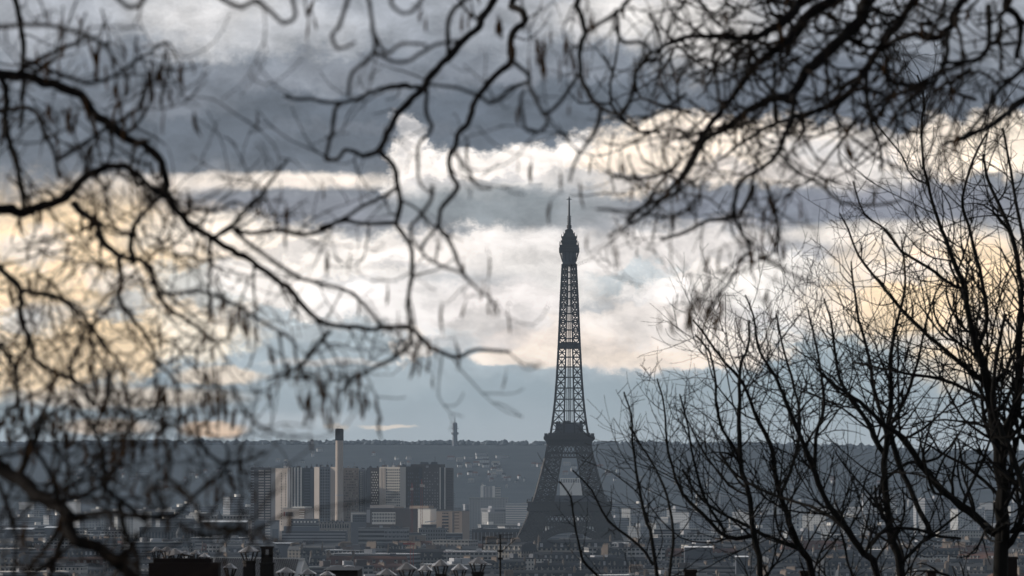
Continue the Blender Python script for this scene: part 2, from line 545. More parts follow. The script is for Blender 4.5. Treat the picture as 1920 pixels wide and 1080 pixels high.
def _pod():
    nt = PODM.node_tree; nt.nodes.clear()
    o = nt.nodes.new('ShaderNodeOutputMaterial'); d = nt.nodes.new('ShaderNodeBsdfDiffuse'); t = nt.nodes.new('ShaderNodeBsdfTranslucent')
    n = nt.nodes.new('ShaderNodeTexNoise'); n.inputs['Scale'].default_value = 30
    tc = nt.nodes.new('ShaderNodeTexCoord'); nt.links.new(tc.outputs['Object'], n.inputs['Vector'])
    r = nt.nodes.new('ShaderNodeValToRGB')
    r.color_ramp.elements[0].color = (0.03, 0.017, 0.008, 1); r.color_ramp.elements[1].color = (0.14, 0.075, 0.035, 1)
    nt.links.new(n.outputs['Fac'], r.inputs[0]); nt.links.new(r.outputs[0], d.inputs[0]); nt.links.new(r.outputs[0], t.inputs[0])
    m = nt.nodes.new('ShaderNodeMixShader'); m.inputs[0].default_value = 0.5
    nt.links.new(d.outputs[0], m.inputs[1]); nt.links.new(t.outputs[0], m.inputs[2]); nt.links.new(m.outputs[0], o.inputs[0])
_pod()


def interp(tab, x):
    if x <= tab[0][0]: return tab[0][1]
    for (a, va), (b, vb) in zip(tab, tab[1:]):
        if x <= b:
            t = (x - a) / (b - a)
            return va + (vb - va) * t
    return tab[-1][1]


# ================================================================ ground and hills
GROUND_TAB = [(-200, 93.2), (4, 93.2), (12, 90.0), (40, 84.0), (100, 78.0), (250, 45.0), (450, 16.0), (800, 3.0), (1200, 0.0), (13000, 0.0)]
def ground_z(x, y): return interp(GROUND_TAB, y)

def build_ground():
    ys = [-180, -60, 0, 4, 8, 12, 20, 30, 40, 55, 70, 100, 150, 200, 250, 350, 450, 600, 800, 1000, 1200, 2000, 3000, 4000, 5000, 6000, 7000, 8000, 10000, 12400]
    xs = [-3600 + 300 * k for k in range(25)]
    m = MB()
    for y in ys:
        for x in xs: m.v.append((x, y, ground_z(x, y)))
    for j in range(len(ys) - 1):
        for i in range(len(xs) - 1):
            a = j * len(xs) + i
            m.f.append((a, a + 1, a + 1 + len(xs), a + len(xs)))
    g = mat('ground_surface', (0.06, 0.058, 0.055), 0.9, 0, 0.4, 0.004)
    tag(m.build('ground', g), kind='structure')
build_ground()

RIDGE = [(-1400, 838), (-400, 832), (0, 827), (300, 824), (420, 825), (700, 825), (1000, 826.5), (1160, 827), (1300, 828), (1400, 829), (1560, 831), (1640, 834), (1700, 840), (1800, 843), (1920, 845), (2400, 846), (3400, 850)]
RD = 9600.0
def hill_z(x, y):
    px = 960 + x / RD * F
    top = CAMZ + (HOR - interp(RIDGE, px)) / F * RD - 5
    t = (y - 7250) / (RD - 7250)
    t = max(0.0, min(1.0, t))
    s = t * t * (3 - 2 * t) * .55 + t * .45
    wob = 7 * math.sin(x * .006 + y * .002) * math.sin(y * .004 + x * .0013) * (4 * t * (1 - t))
    z = top * s + wob
    if y > RD: z = top - (y - RD) * .03
    return z - 2

def build_hills():
    m = MB()
    xs = [-2600 + 40 * k for k in range(131)]
    ys = [7250 + 90 * k for k in range(46)]
    for y in ys:
        for x in xs: m.v.append((x, y, hill_z(x, y)))
    for j in range(len(ys) - 1):
        for i in range(len(xs) - 1):
            a = j * len(xs) + i
            m.f.append((a, a + 1, a + 1 + len(xs), a + len(xs)))
    g = mat('hillside', (0.115, 0.136, 0.158), 0.95, 0, 0.35, 0.012, 0.0)  # pale blue tone stands in for part of the distance haze
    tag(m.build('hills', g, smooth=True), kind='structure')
    # woodland: crowns standing on the slope and along the crest
    rng = random.Random(5)
    w = MB()
    def crown(x, y, r, h):
        z = hill_z(x, y)
        k = rng.randint(5, 7)
        n = len(w.v)
        rows = [(0.55, -.4), (1.0, 0.25), (0.75, .75)]
        for (rr, hh) in rows:
            for s in range(k):
                a = 2 * math.pi * (s + rng.random() * .5) / k
                q = r * rr * rng.uniform(.75, 1.2)
                w.v.append((x + q * math.cos(a), y + q * math.sin(a), z + h * hh * rng.uniform(.85, 1.1)))
        w.v.append((x, y, z + h * rng.uniform(.9, 1.15)))
        for j in range(2):
            for s in range(k):
                q = (s + 1) % k
                w.f.append((n + j * k + s, n + j * k + q, n + (j + 1) * k + q, n + (j + 1) * k + s))
        for s in range(k): w.f.append((n + 2 * k + s, n + 2 * k + (s + 1) % k, n + 3 * k))
    for k in range(1500):
        x = rng.uniform(-1500, 1500)
        crown(x, RD + rng.uniform(-110, 40), rng.uniform(4, 9), rng.uniform(4.5, 8.5) * (1.25 if rng.random() < .1 else 1))
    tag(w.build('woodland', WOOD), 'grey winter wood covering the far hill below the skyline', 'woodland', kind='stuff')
build_hills()


# ================================================================ the iron lattice tower
OUT = [(0, 62.4), (12, 54), (20, 48.6), (40, 38.6), (57, 32.2), (62, 30.5), (80, 25.6), (96, 21.5), (107, 19.4), (117, 16.6), (133, 14.2), (150, 12.4), (169, 11.0), (196, 9.5), (239, 7.6), (267, 6.1), (280, 5.8)]
INN = [(0, 37.4), (20, 28.8), (40, 20.3), (57, 13.8), (60, 13.2), (80, 10.0), (96, 7.2), (107, 5.4), (117, 4.8), (133, 4.4), (169, 3.6), (196, 3.0), (239, 2.0), (267, 1.4), (280, 1.3)]
o_ = lambda z: interp(OUT, z)
i_ = lambda z: interp(INN, z)

def build_tower():
    base = P(1067.5, 1061, 4300)
    T = empty('lattice_tower', (base.x, 4300, 0), R(-0.7), 'tall dark iron lattice tower with three platforms, arched base and spire', 'tower')

    def leg(sx, sy, levels, chord, brace, fine):
        m = MB()
        def C(a, b, z):
            return (sx * (o_(z) if a else i_(z)), sy * (o_(z) if b else i_(z)), z)
        cs = [(1, 1), (0, 1), (0, 0), (1, 0)]
        for z0, z1 in zip(levels, levels[1:]):
            for k in range(4):
                a, b = cs[k], cs[(k + 1) % 4]
                m.beam(C(*a, z0), C(*a, z1), chord)
                A, B, Cc, D = Vector(C(*a, z0)), Vector(C(*b, z0)), Vector(C(*b, z1)), Vector(C(*a, z1))
                m.beam(A, B, brace * 1.3)
                m.beam(A, Cc, brace); m.beam(B, D, brace)
                if fine:
                    for q in range(fine):
                        u0, u1 = q / fine, (q + 1) / fine
                        for r in range(2):
                            v0, v1 = r / 2, (r + 1) / 2
                            f = lambda u, v: (A * (1 - u) + B * u) * (1 - v) + (D * (1 - u) + Cc * u) * v
                            m.beam(f(u0, v0), f(u1, v1), brace * .95); m.beam(f(u1, v0), f(u0, v1), brace * .95)
                            if q: m.beam(f(u0, v0), f(u0, v1), brace * 1.0)
                        m.beam(f(0, .5), f(1, .5), brace * .95)
        return m
    low = [0, 7, 14, 21, 28, 35, 42, 50]
    mid = [57, 65.5, 74, 81.5, 89, 96, 107, 113]
    for sx in (-1, 1):
        for sy in (-1, 1):
            L = leg(sx, sy, low, 1.5, .8, 3).build('leg', IRON2, T)
            leg(sx, sy, mid, 1.5, .75, 3).build('upper_leg', IRON2, T)
            z = 0
            MB().frustum(sx * 50 - 14, sx * 50 + 14, sy * 50 - 14, sy * 50 + 14, -1.2, 2, 2, 1.5).build('masonry_footing', CONC, T)
    # upper shaft: four slender legs tied together
    lev = [116]
    while lev[-1] < 268:
        lev.append(lev[-1] + 11.3 - 6.2 * (lev[-1] - 116) / 152)
    lev[-1] = 269
    sh = MB()
    for sx in (-1, 1):
        for sy in (-1, 1):
            g = leg(sx, sy, lev, 1.35, .7, 0)
            n = len(sh.v); sh.v += g.v; sh.f += [tuple(q + n for q in f) for f in g.f]
            for z0, z1 in zip(lev, lev[1:]):      # heavier outer corner posts
                sh.beam((sx * o_(z0), sy * o_(z0), z0), (sx * o_(z1), sy * o_(z1), z1), 1.9)
                zm = (z0 + z1) / 2
                if z0 <= 200:
                    zh = (z0 + z1) / 2
                    for (fa, fb) in (((sx * i_(zh), sy * o_(zh)), (sx * o_(zh), sy * o_(zh))), ((sx * o_(zh), sy * i_(zh)), (sx * o_(zh), sy * o_(zh))), ((sx * i_(zh), sy * i_(zh)), (sx * o_(zh), sy * i_(zh)))):
                        sh.beam((*fa, zh), (*fb, zh), .4)
                        mx = ((fa[0] + fb[0]) / 2, (fa[1] + fb[1]) / 2)
                        sh.beam((*mx, z0), (*mx, z1), .35)
                if z0 > 200:
                    for fx in (0, 1):
                        pa = lambda z, u: (sx * (i_(z) + (o_(z) - i_(z)) * u), sy * o_(z), z)
                        pb = lambda z, u: (sx * o_(z), sy * (i_(z) + (o_(z) - i_(z)) * u), z)
                        for f in (pa, pb):
                            sh.beam(f(z0, 0), f(zm, 1), .4); sh.beam(f(zm, 0), f(z1, 1), .4); sh.beam(f(z0, 1), f(zm, 0), .4); sh.beam(f(zm, 1), f(z1, 0), .4)
    for z in lev:
        for s in (-1, 1):
            for r in (o_(z),):
                sh.beam((-i_(z), s * r, z), (i_(z), s * r, z), .7); sh.beam((s * r, -i_(z), z), (s * r, i_(z), z), .7)
    for z0, z1 in zip(lev, lev[1:]):
        for s in (-1, 1):
            sh.beam((s * 1.1, 0, z0), (s * 1.0, 0, z1), .75); sh.beam((0, s * 1.1, z0), (0, s * 1.0, z1), .6)
        zm = (z0 + z1) / 2
        sh.beam((-1.1, 0, z1), (1.1, 0, z1), .6)
        if z0 < 150:
            for s in (-1, 1): sh.beam((s * 2.6, 0, z0), (s * 2.4, 0, z1), .5)
    sh.build('upper_shaft', IRON, T)
    # arches and the lattice friezes between the legs
    for k in range(4):
        a = k * math.pi / 2
        rot = Matrix.Rotation(a, 4, 'Z')
        def W(x, z, off=0.0): return rot @ Vector((x, -(o_(z) - off), z))
        m = MB()
        cz, ri, ro = -6.0, 37.0, 41.5
        prev = None
        for t in range(-60, 61, 4):
            an = R(t)
            pi_ = (ri * math.sin(an), cz + ri * math.cos(an)); po = (ro * math.sin(an), cz + ro * math.cos(an))
            if pi_[1] < 1: prev = None; continue
            cur = (W(*pi_), W(*po), W(pi_[0], pi_[1], 3.0))
            m.beam(cur[0], cur[1], .7); m.beam(cur[0], cur[2], .7)
            if prev:
                m.beam(prev[0], cur[0], 1.5); m.beam(prev[1], cur[1], 1.2); m.beam(prev[2], cur[2], 1.0)
                m.beam(prev[0], cur[1], .6); m.beam(prev[1], cur[0], .6)
            prev = cur
            # spandrel struts up to the frieze
            if abs(po[0]) < i_(36) + 4:
                m.beam(cur[1], W(po[0] * 1.03, 37), .55)
        m.build('arch', IRON2, T)
        f = MB()
        for (z0, z1, n, w) in ((36, 38.5, 30, .5), (38.5, 45, 20, .6)):
            x0 = o_(z0) ; x1 = o_(z1)
            f.beam(W(-x0, z0), W(x0, z0), 1.0); f.beam(W(-x1, z1), W(x1, z1), 1.0)
            for q in range(n):
                u0, u1 = -1 + 2 * q / n, -1 + 2 * (q + 1) / n
                f.beam(W(u0 * x0, z0), W(u1 * x1, z1), w); f.beam(W(u1 * x0, z0), W(u0 * x1, z1), w)
        f.build('lattice_frieze', IRON2, T)
        f = MB()
        for (z0, z1, n, w) in ((96.5, 100.5, 16, .5), (100.5, 107, 12, .55)):
            x0 = o_(z0); x1 = o_(z1)
            f.beam(W(-x0, z0), W(x0, z0), 1.1); f.beam(W(-x1, z1), W(x1, z1), 1.1)
            for q in range(n):
                u0, u1 = -1 + 2 * q / n, -1 + 2 * (q + 1) / n
                f.beam(W(u0 * x0, z0), W(u1 * x1, z1), w); f.beam(W(u1 * x0, z0), W(u0 * x1, z1), w)
        f.build('upper_frieze', IRON2, T)
    # first platform
    p = MB()
    def ringbox(h0, h1, z0, z1, hi):
        """square ring (open in the middle) with sloping outer face"""
        n = len(p.v)
        for (h, z) in ((h0, z0), (h1, z1)):
            p.v += [(-h, -h, z), (h, -h, z), (h, h, z), (-h, h, z)]
        for z in (z0, z1):
            p.v += [(-hi, -hi, z), (hi, -hi, z), (hi, hi, z), (-hi, hi, z)]
        for s in range(4):
            q = (s + 1) % 4
            p.f.append((n + s, n + q, n + 4 + q, n + 4 + s))
            p.f.append((n + 8 + q, n + 8 + s, n + 12 + s, n + 12 + q))
            p.f.append((n + q, n + s, n + 8 + s, n + 8 + q))
            p.f.append((n + 4 + s, n + 4 + q, n + 12 + q, n + 12 + s))
    ringbox(34.6, 36.0, 45, 49.2, 14)
    ringbox(37.6, 37.6, 49.2, 52.0, 14)
    ringbox(36.8, 36.8, 52.0, 56.4, 14)
    ringbox(37.8, 37.8, 56.4, 57.4, 14)
    P1 = p.build('first_platform', IRON, T)
    pav = MB()
    for (x0, x1, y0, y1, h) in ((-13, 22, -34, -27, 62.5), (-22, 13, 27, 34, 62.5), (-34, -27, -22, 13, 61.5), (27, 34, -12, 22, 61.8)):
        MB().frustum(x0, x1, y0, y1, 57.4, .6, .6, h).build('pavilion', DARKW, P1)
    rl = MB()
    for s in (-1, 1):
        for q in range(40):
            x = -37.5 + 75 * q / 39
            rl.beam((x, s * 37.4, 57.4), (x, s * 37.4, 59.3), .16); rl.beam((s * 37.4, x, 57.4), (s * 37.4, x, 59.3), .16)
        rl.beam((-37.4, s * 37.4, 59.3), (37.4, s * 37.4, 59.3), .22); rl.beam((s * 37.4, -37.4, 59.3), (s * 37.4, 37.4, 59.3), .22)
    rl.build('railing', IRON, P1)
    # second platform
    p = MB()
    ringbox(19.6, 20.6, 107, 110.5, 3)
    ringbox(20.6, 22.6, 110.5, 112.6, 3)
    ringbox(22.8, 22.8, 112.6, 115.2, 3)
    ringbox(19.5, 18.6, 115.2, 118.4, 3)
    P2 = p.build('second_platform', IRON, T)
    MB().frustum(-12.8, 12.8, -12.8, 12.8, 118.4, .8, .8, 126.5).build('pavilion', DARKW, P2)
    for s in (-1, 1):
        for q in (-1, 1):
            MB().box(s * 20.8 - 1.4, s * 20.8 + 1.4, q * 20.8 - 1.4, q * 20.8 + 1.4, 115.2, 118).build('kiosk', IRON, P2)
    eq = MB()
    rng = random.Random(2)
    for q in range(26):
        x, y = rng.uniform(-13, 13), rng.uniform(-13, 13); h = rng.uniform(.8, 3.2)
        MB().box(x - .8, x + .8, y - .8, y + .8, 126.3, 126.5 + h).build('roof_equipment', IRON, P2)
    # intermediate platform
    m = MB().squares([(o_(195) * .86, 193.5), (o_(196) * .93, 195), (o_(196) * .93, 198), (o_(198) * .7, 199.5)])
    m.build('intermediate_platform', IRON, T)
    # third platform: cabin, gallery, dome
    m = MB().squares([(5.9, 268), (6.1, 274), (6.6, 279.5)])
    m.build('cabin', DARKW, T)
    for s in (-1, 1):
        for u in (-6, -3, 0, 3, 6):
            for (x0, y0, x1, y1) in ((u, s * 6.2, u * 1.25, s * 8.6), (s * 6.2, u, s * 8.6, u * 1.25)):
                br = MB(); br.beam((x0, y0, 271.5), (x0 * .5 + x1 * .5, y0 * .5 + y1 * .5, 276), .5); br.beam((x0 * .5 + x1 * .5, y0 * .5 + y1 * .5, 276), (x1, y1, 280), .5)
                br.build('bracket', IRON, T)
    rl = MB()
    for s in (-1, 1):
        for q in range(13):
            x = -8.6 + 17.2 * q / 12
            for (px_, py_) in ((x, s * 8.6), (s * 8.6, x)): rl.beam((px_, py_, 286.2), (px_, py_, 288.9), .22)
        for zz_ in (287.6, 288.9): rl.beam((-8.6, s * 8.6, zz_), (8.6, s * 8.6, zz_), .25); rl.beam((s * 8.6, -8.6, zz_), (s * 8.6, 8.6, zz_), .25)
    rl.build('railing', IRON, T)
    m = MB().squares([(8.9, 279.6), (9.1, 280.2), (9.1, 283.6), (8.7, 283.8), (8.7, 286.2)])
    P3 = m.build('third_platform', IRON, T)
    m = MB().squares([(6.6, 286.2), (6.6, 288.6), (7.4, 288.8), (7.4, 289.8), (6.6, 290), (6.6, 292.4), (7.1, 292.5), (7.0, 293.8), (5.5, 294), (4.9, 295.6), (3.6, 297.4), (3.1, 299.6), (2.2, 300.5)])
    m.build('dome', IRON, T)
    eq = MB()
    for q in range(44):
        a = rng.uniform(0, 6.28); r = rng.choice((8.2, 7.2, 6.8, 4.8, 3.4)); z = {8.2: 286.2, 7.2: 289.8, 6.8: 293.8, 4.8: 295.6, 3.4: 297.6}[r]
        s = max(abs(math.cos(a)), abs(math.sin(a)))
        x, y = r * math.cos(a) / s, r * math.sin(a) / s
        MB().beam((x, y, z - .5), (x, y, z + rng.uniform(.9, 2.4)), rng.uniform(.3, .8)).build('aerial', IRON, P3)
    m = MB()
    m.lathe([(2.3, 299.5), (1.7, 301), (2.3, 301.4), (2.3, 304), (1.5, 304.4), (1.3, 312), (1.05, 313), (.95, 313.2), (.85, 320), (.75, 327.4), (.2, 330)], sides=8)
    for z in (302.5, 305.5, 307, 308.5, 310, 311.5): m.box(-1.9, 1.9, -.35, .35, z, z + .5); m.box(-.35, .35, -1.9, 1.9, z + .2, z + .7)
    m.box(-2.4, 2.4, -.3, .3, 326.9, 327.5); m.box(-.3, .3, -2.4, 2.4, 326.9, 327.5); m.box(-1.2, 1.2, -.25, .25, 328, 328.4)
    m.build('spire', IRON, T)
build_tower()

# ================================================================ tower blocks and other distinct buildings
class Block:
    def __init__(self, name, label, cat, x0, x1, ytop, d, depth, wall, group=None, rz=0.0, zbase=0.0):
        self.rz = rz
        self.d, self.s = d, d / F
        self.xc = (x0 + x1) / 2
        self.root = empty(name, (P(self.xc, 861, d).x, d, zbase), rz, label, cat, group)
        self.zb = zbase
        if rz: self.root.scale = (1 / math.cos(rz), 1, 1)      # a turned front keeps its apparent width
        self.h = self.Z(ytop)
        self.depth = depth
        self.wall = MB().box(self.X(x0), self.X(x1), 0, depth, -4, self.h).build('wall', wall, self.root)
        self.x0, self.x1, self.ytop = x0, x1, ytop
    def X(self, px): return (px - self.xc) * self.s
    def Z(self, py): return P(960, py, self.d).z - self.zb
    def part(self, name, x0, x1, y0, y1, m, proud=.3, back=None, parent=None):
        return MB().box(self.X(x0), self.X(x1), -proud, 0.02 if back is None else back, self.Z(y1), self.Z(y0)).build(name, m, parent or self.root)
    def grid(self, name, x0, x1, nx, y0, y1, ny, fx, fy, m, proud=.18, skip=0.0, stagger=0.0, seed=1):
        rng = random.Random(seed)
        cw, ch = (x1 - x0) / nx * self.s, (y1 - y0) / ny * self.s
        me = MB().box(-cw * fx / 2, cw * fx / 2, -proud, .02, -ch * fy / 2, ch * fy / 2).mesh(name, m)
        for j in range(ny):
            for i in range(nx):
                if rng.random() < skip: continue
                o = stagger * (j % 2) * cw
                inst(name, me, self.root, (self.X(x0) + (i + .5) * cw + o, 0, self.Z(y0) - (j + .5) * ch))
    def facet(self, name, x0, x1, y0, y1, m, turn=34):
        """an angled pier: its front is turned to the left"""
        a, b = self.X(x0), self.X(x1)
        k = (b - a) * math.tan(R(turn))
        mb = MB(); z0, z1 = self.Z(y1), self.Z(y0)
        mb.v += [(a, -.3, z0), (b, -.3 - k, z0), (b, .05, z0), (a, .05, z0), (a, -.3, z1), (b, -.3 - k, z1), (b, .05, z1), (a, .05, z1)]
        mb.f += [(0, 3, 2, 1), (4, 5, 6, 7), (0, 1, 5, 4), (1, 2, 6, 5), (2, 3, 7, 6), (3, 0, 4, 7)]
        return mb.build(name, m, self.root)
    def bands(self, name, x0, x1, y0, y1, n, fy, m, proud=.25):
        ch = (y1 - y0) / n * self.s
        me = MB().box(self.X(x0), self.X(x1), -proud, .02, -ch * fy / 2, ch * fy / 2).mesh(name, m)
        for j in range(n): inst(name, me, self.root, (0, 0, self.Z(y0) - (j + .5) * ch))
    def ribs(self, name, xs, w, y0, y1, m, proud=.6):
        for x in xs: self.part(name, x - w / 2, x + w / 2, y0, y1, m, proud)
    def clutter(self, n, seed, m=None, big=1.0):
        rng = random.Random(seed)
        for _ in range(n):
            x = rng.uniform(self.X(self.x0) * .85, self.X(self.x1) * .85); w = rng.uniform(.8, 3.2) * big; h = rng.uniform(.8, 2.8) * big
            y = rng.uniform(1, self.depth * .6)
            q = MB().box(x - w / 2, x + w / 2, y, y + w, self.h, self.h + h)
            if rng.random() < .35: q.beam((x, y, self.h + h), (x, y, self.h + h + rng.uniform(2, 5)), .25)
            q.build('roof_housing', m or rng.choice((DARKW, GREYW, BROWNW)), self.root)

TG = 'tower blocks in a row left of the lattice tower'
YB = 1012
def hero_towers():
    n = 'tower_block'
    b = Block(n, 'leftmost tower block with light floor bands split by a dark central column', 'tower block', 470, 508, 876.5, 5120, 26, BROWNW, TG)
    b.bands('balcony', 470.5, 476.5, 880, 1004, 24, .45, GREYW)
    b.bands('floor_band', 485, 495, 880, 1004, 24, .55, CONC); b.bands('floor_band', 497.5, 507, 880, 1004, 24, .55, CONC)
    b.clutter(5, 1)
    b = Block(n, 'tan tower block with blank wall, thin window column and dark blue left side', 'tower block', 516, 545, 878, 5090, 12, CONC, TG, R(-34))
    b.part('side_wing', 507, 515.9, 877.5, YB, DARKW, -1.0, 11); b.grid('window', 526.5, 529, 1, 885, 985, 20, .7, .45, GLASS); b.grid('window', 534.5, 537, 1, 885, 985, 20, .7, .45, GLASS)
    b.ribs('rib', (540.5, 543.5), 1.4, 879, YB, GREYW); b.clutter(4, 2)
    b = Block(n, 'tower block with four tall white vertical ribs on a dark front', 'tower block', 545, 566, 877, 5060, 24, DARKW, TG)
    b.ribs('white_rib', (547.3, 552.8, 558.6, 564.6), 2.6, 876.5, YB, WHITE, 1.0); b.bands('floor_band', 548.6, 563.3, 880, 960, 16, .25, BLUEW, .2); b.clutter(3, 3)
    b = Block(n, 'dark blue grey tower block with fine floor bands beside white ribs', 'tower block', 566.2, 589, 877.5, 5075, 24, DARKW, TG)
    b.bands('floor_band', 571, 581, 884, 1000, 22, .35, BLUEW); b.part('corner_panel', 582, 588.8, 879, YB, BLUEW, .15); b.clutter(5, 4)
    b = Block(n, 'broad tower block with pale blank pilasters flanking a blue grey window grid', 'tower block', 589.2, 629, 875.5, 5050, 26, BLUEW, TG)
    b.facet('pilaster', 589.2, 599, 875.5, YB, CONC); b.facet('pilaster', 619.5, 629, 875.5, YB, CONC)
    b.grid('window', 600, 618.6, 4, 879, 1000, 22, .62, .5, GLASS); b.ribs('mullion', (609.3,), .9, 877, YB, GREYW, .3); b.clutter(6, 5)
    # boiler-house chimney
    r = empty('tall_chimney', (P(636.3, 861, 5000).x, 5000, 0), 0, 'tall pale round chimney with dark ribbed top rising above the tower blocks', 'chimney')
    s = 5000 / F
    zt, zm = P(0, 803.5, 5000).z, P(0, 826, 5000).z
    MB().lathe([(8.3 * s, -3), (7.4 * s, zm * .5), (7.1 * s, zm)], sides=28).build('shaft', mat('chimney_concrete', (.40, .335, .285), .85, 0, .25, .08), r)
    MB().lathe([(7.2 * s, zm + .05), (7.3 * s, zt - 1.2), (6.6 * s, zt)], sides=28).build('dark_top', mat('sooty_top', (.022, .018, .017), .8, 0, .2, .1), r)
    for f in (.25, .5, .75): MB().lathe([(7.9 * s - f * .6, zm * f), (8.0 * s - f * .6, zm * f + .2), (8.0 * s - f * .6, zm * f + .9), (7.9 * s - f * .6, zm * f + 1.1)], sides=28).build('ring', GREYW, r)
    for k in range(20):
        a = 2 * math.pi * k / 20
        MB().beam((7.45 * s * math.cos(a), 7.45 * s * math.sin(a), zm), (7.45 * s * math.cos(a), 7.45 * s * math.sin(a), zt - 1.0), .5).build('rib', SOOT, r)
    b = Block(n, 'rusty brown tower block with dense small windows right of the tall chimney', 'tower block', 643.5, 672, 877.5, 5110, 24, TANW, TG)
    b.grid('window', 645, 671, 9, 881, 978, 19, .5, .5, mat('brown_glass', (.06, .045, .04), .3, 0, .4), .15, .42, 0, 3); b.clutter(4, 6)
    b.grid('shutter', 657, 671, 4, 881, 978, 19, .5, .35, CONC, .2, .72, 0, 8)
    b = Block(n, 'narrow light grey tower block with pale vertical strips of windows', 'tower block', 672.2, 688, 879.5, 5130, 24, GREYW, TG)
    b.ribs('window_strip', (674, 680.5, 684, 687), 1.3, 882, YB, DARKW, .2); b.grid('panel', 675, 680, 2, 884, 956, 18, .6, .5, WHITE, .25); b.clutter(2, 7)
    b = Block(n, 'dark tower block with chequered white panels', 'tower block', 688.2, 711, 877, 5090, 24, BROWNW, TG)
    b.part('corner_panel', 688.2, 694.5, 878, YB, DARKW, .3); b.grid('white_panel', 695.5, 708, 3, 883, 950, 14, .5, .42, WHITE, .25, 0, .5); b.clutter(3, 8)
    b = Block(n, 'cream tower block with square grid of dark windows', 'tower block', 711.2, 750, 875.5, 5066, 12, mat('cream_panel', (.58, .53, .47), .8, 0, .1, .05), TG, R(-30))
    b.ribs('rib', (713.5, 716.5, 719.5, 722.2), .9, 877, 955, CONC, .5); b.grid('window', 723.5, 751, 7, 878.5, 950, 14, .52, .5, GLASS, .2, .04, 0, 4); b.clutter(8, 9)
    b = Block(n, 'dark brown tower block of the row, beside cream block', 'tower block', 751.2, 792, 874.5, 5100, 28, BROWNW, TG)
    b.bands('balcony', 752, 760, 881, 950, 13, .4, BLUEW); b.grid('window', 764, 791, 7, 884, 985, 14, .4, .4, BLUEW, .2, .3, 0, 6); b.part('corner_strip', 786, 791.8, 878, YB, DARKW, .25)
    b.clutter(9, 10)
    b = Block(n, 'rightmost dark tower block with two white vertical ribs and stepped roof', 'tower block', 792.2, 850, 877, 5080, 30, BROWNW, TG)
    b.part('roof_storey', 770, 834, 870.5, 877, BROWNW, -6, 24); b.part('roof_house', 788, 803, 866.5, 870.5, DARKW, -8, 20); b.part('roof_house', 808, 820, 866.3, 870.5, DARKW, -8, 20)
    b.ribs('white_rib', (825.3, 834.2), 1.9, 876.5, 955, WHITE, .9); b.part('dark_glazing', 826.5, 833, 877.5, 955, GLASS, .3)
    b.grid('window', 794, 823, 6, 883, 955, 13, .35, .4, GREYW, .2, .3, 0, 7); b.grid('window', 838, 849, 3, 881, 950, 14, .55, .35, GLASS, .2); b.clutter(6, 11)
    for x in (814, 816.5): MB().beam((b.X(x), 10, b.h + 5), (b.X(x), 10, b.h + 12), .3).build('aerial', DARKW, b.root)

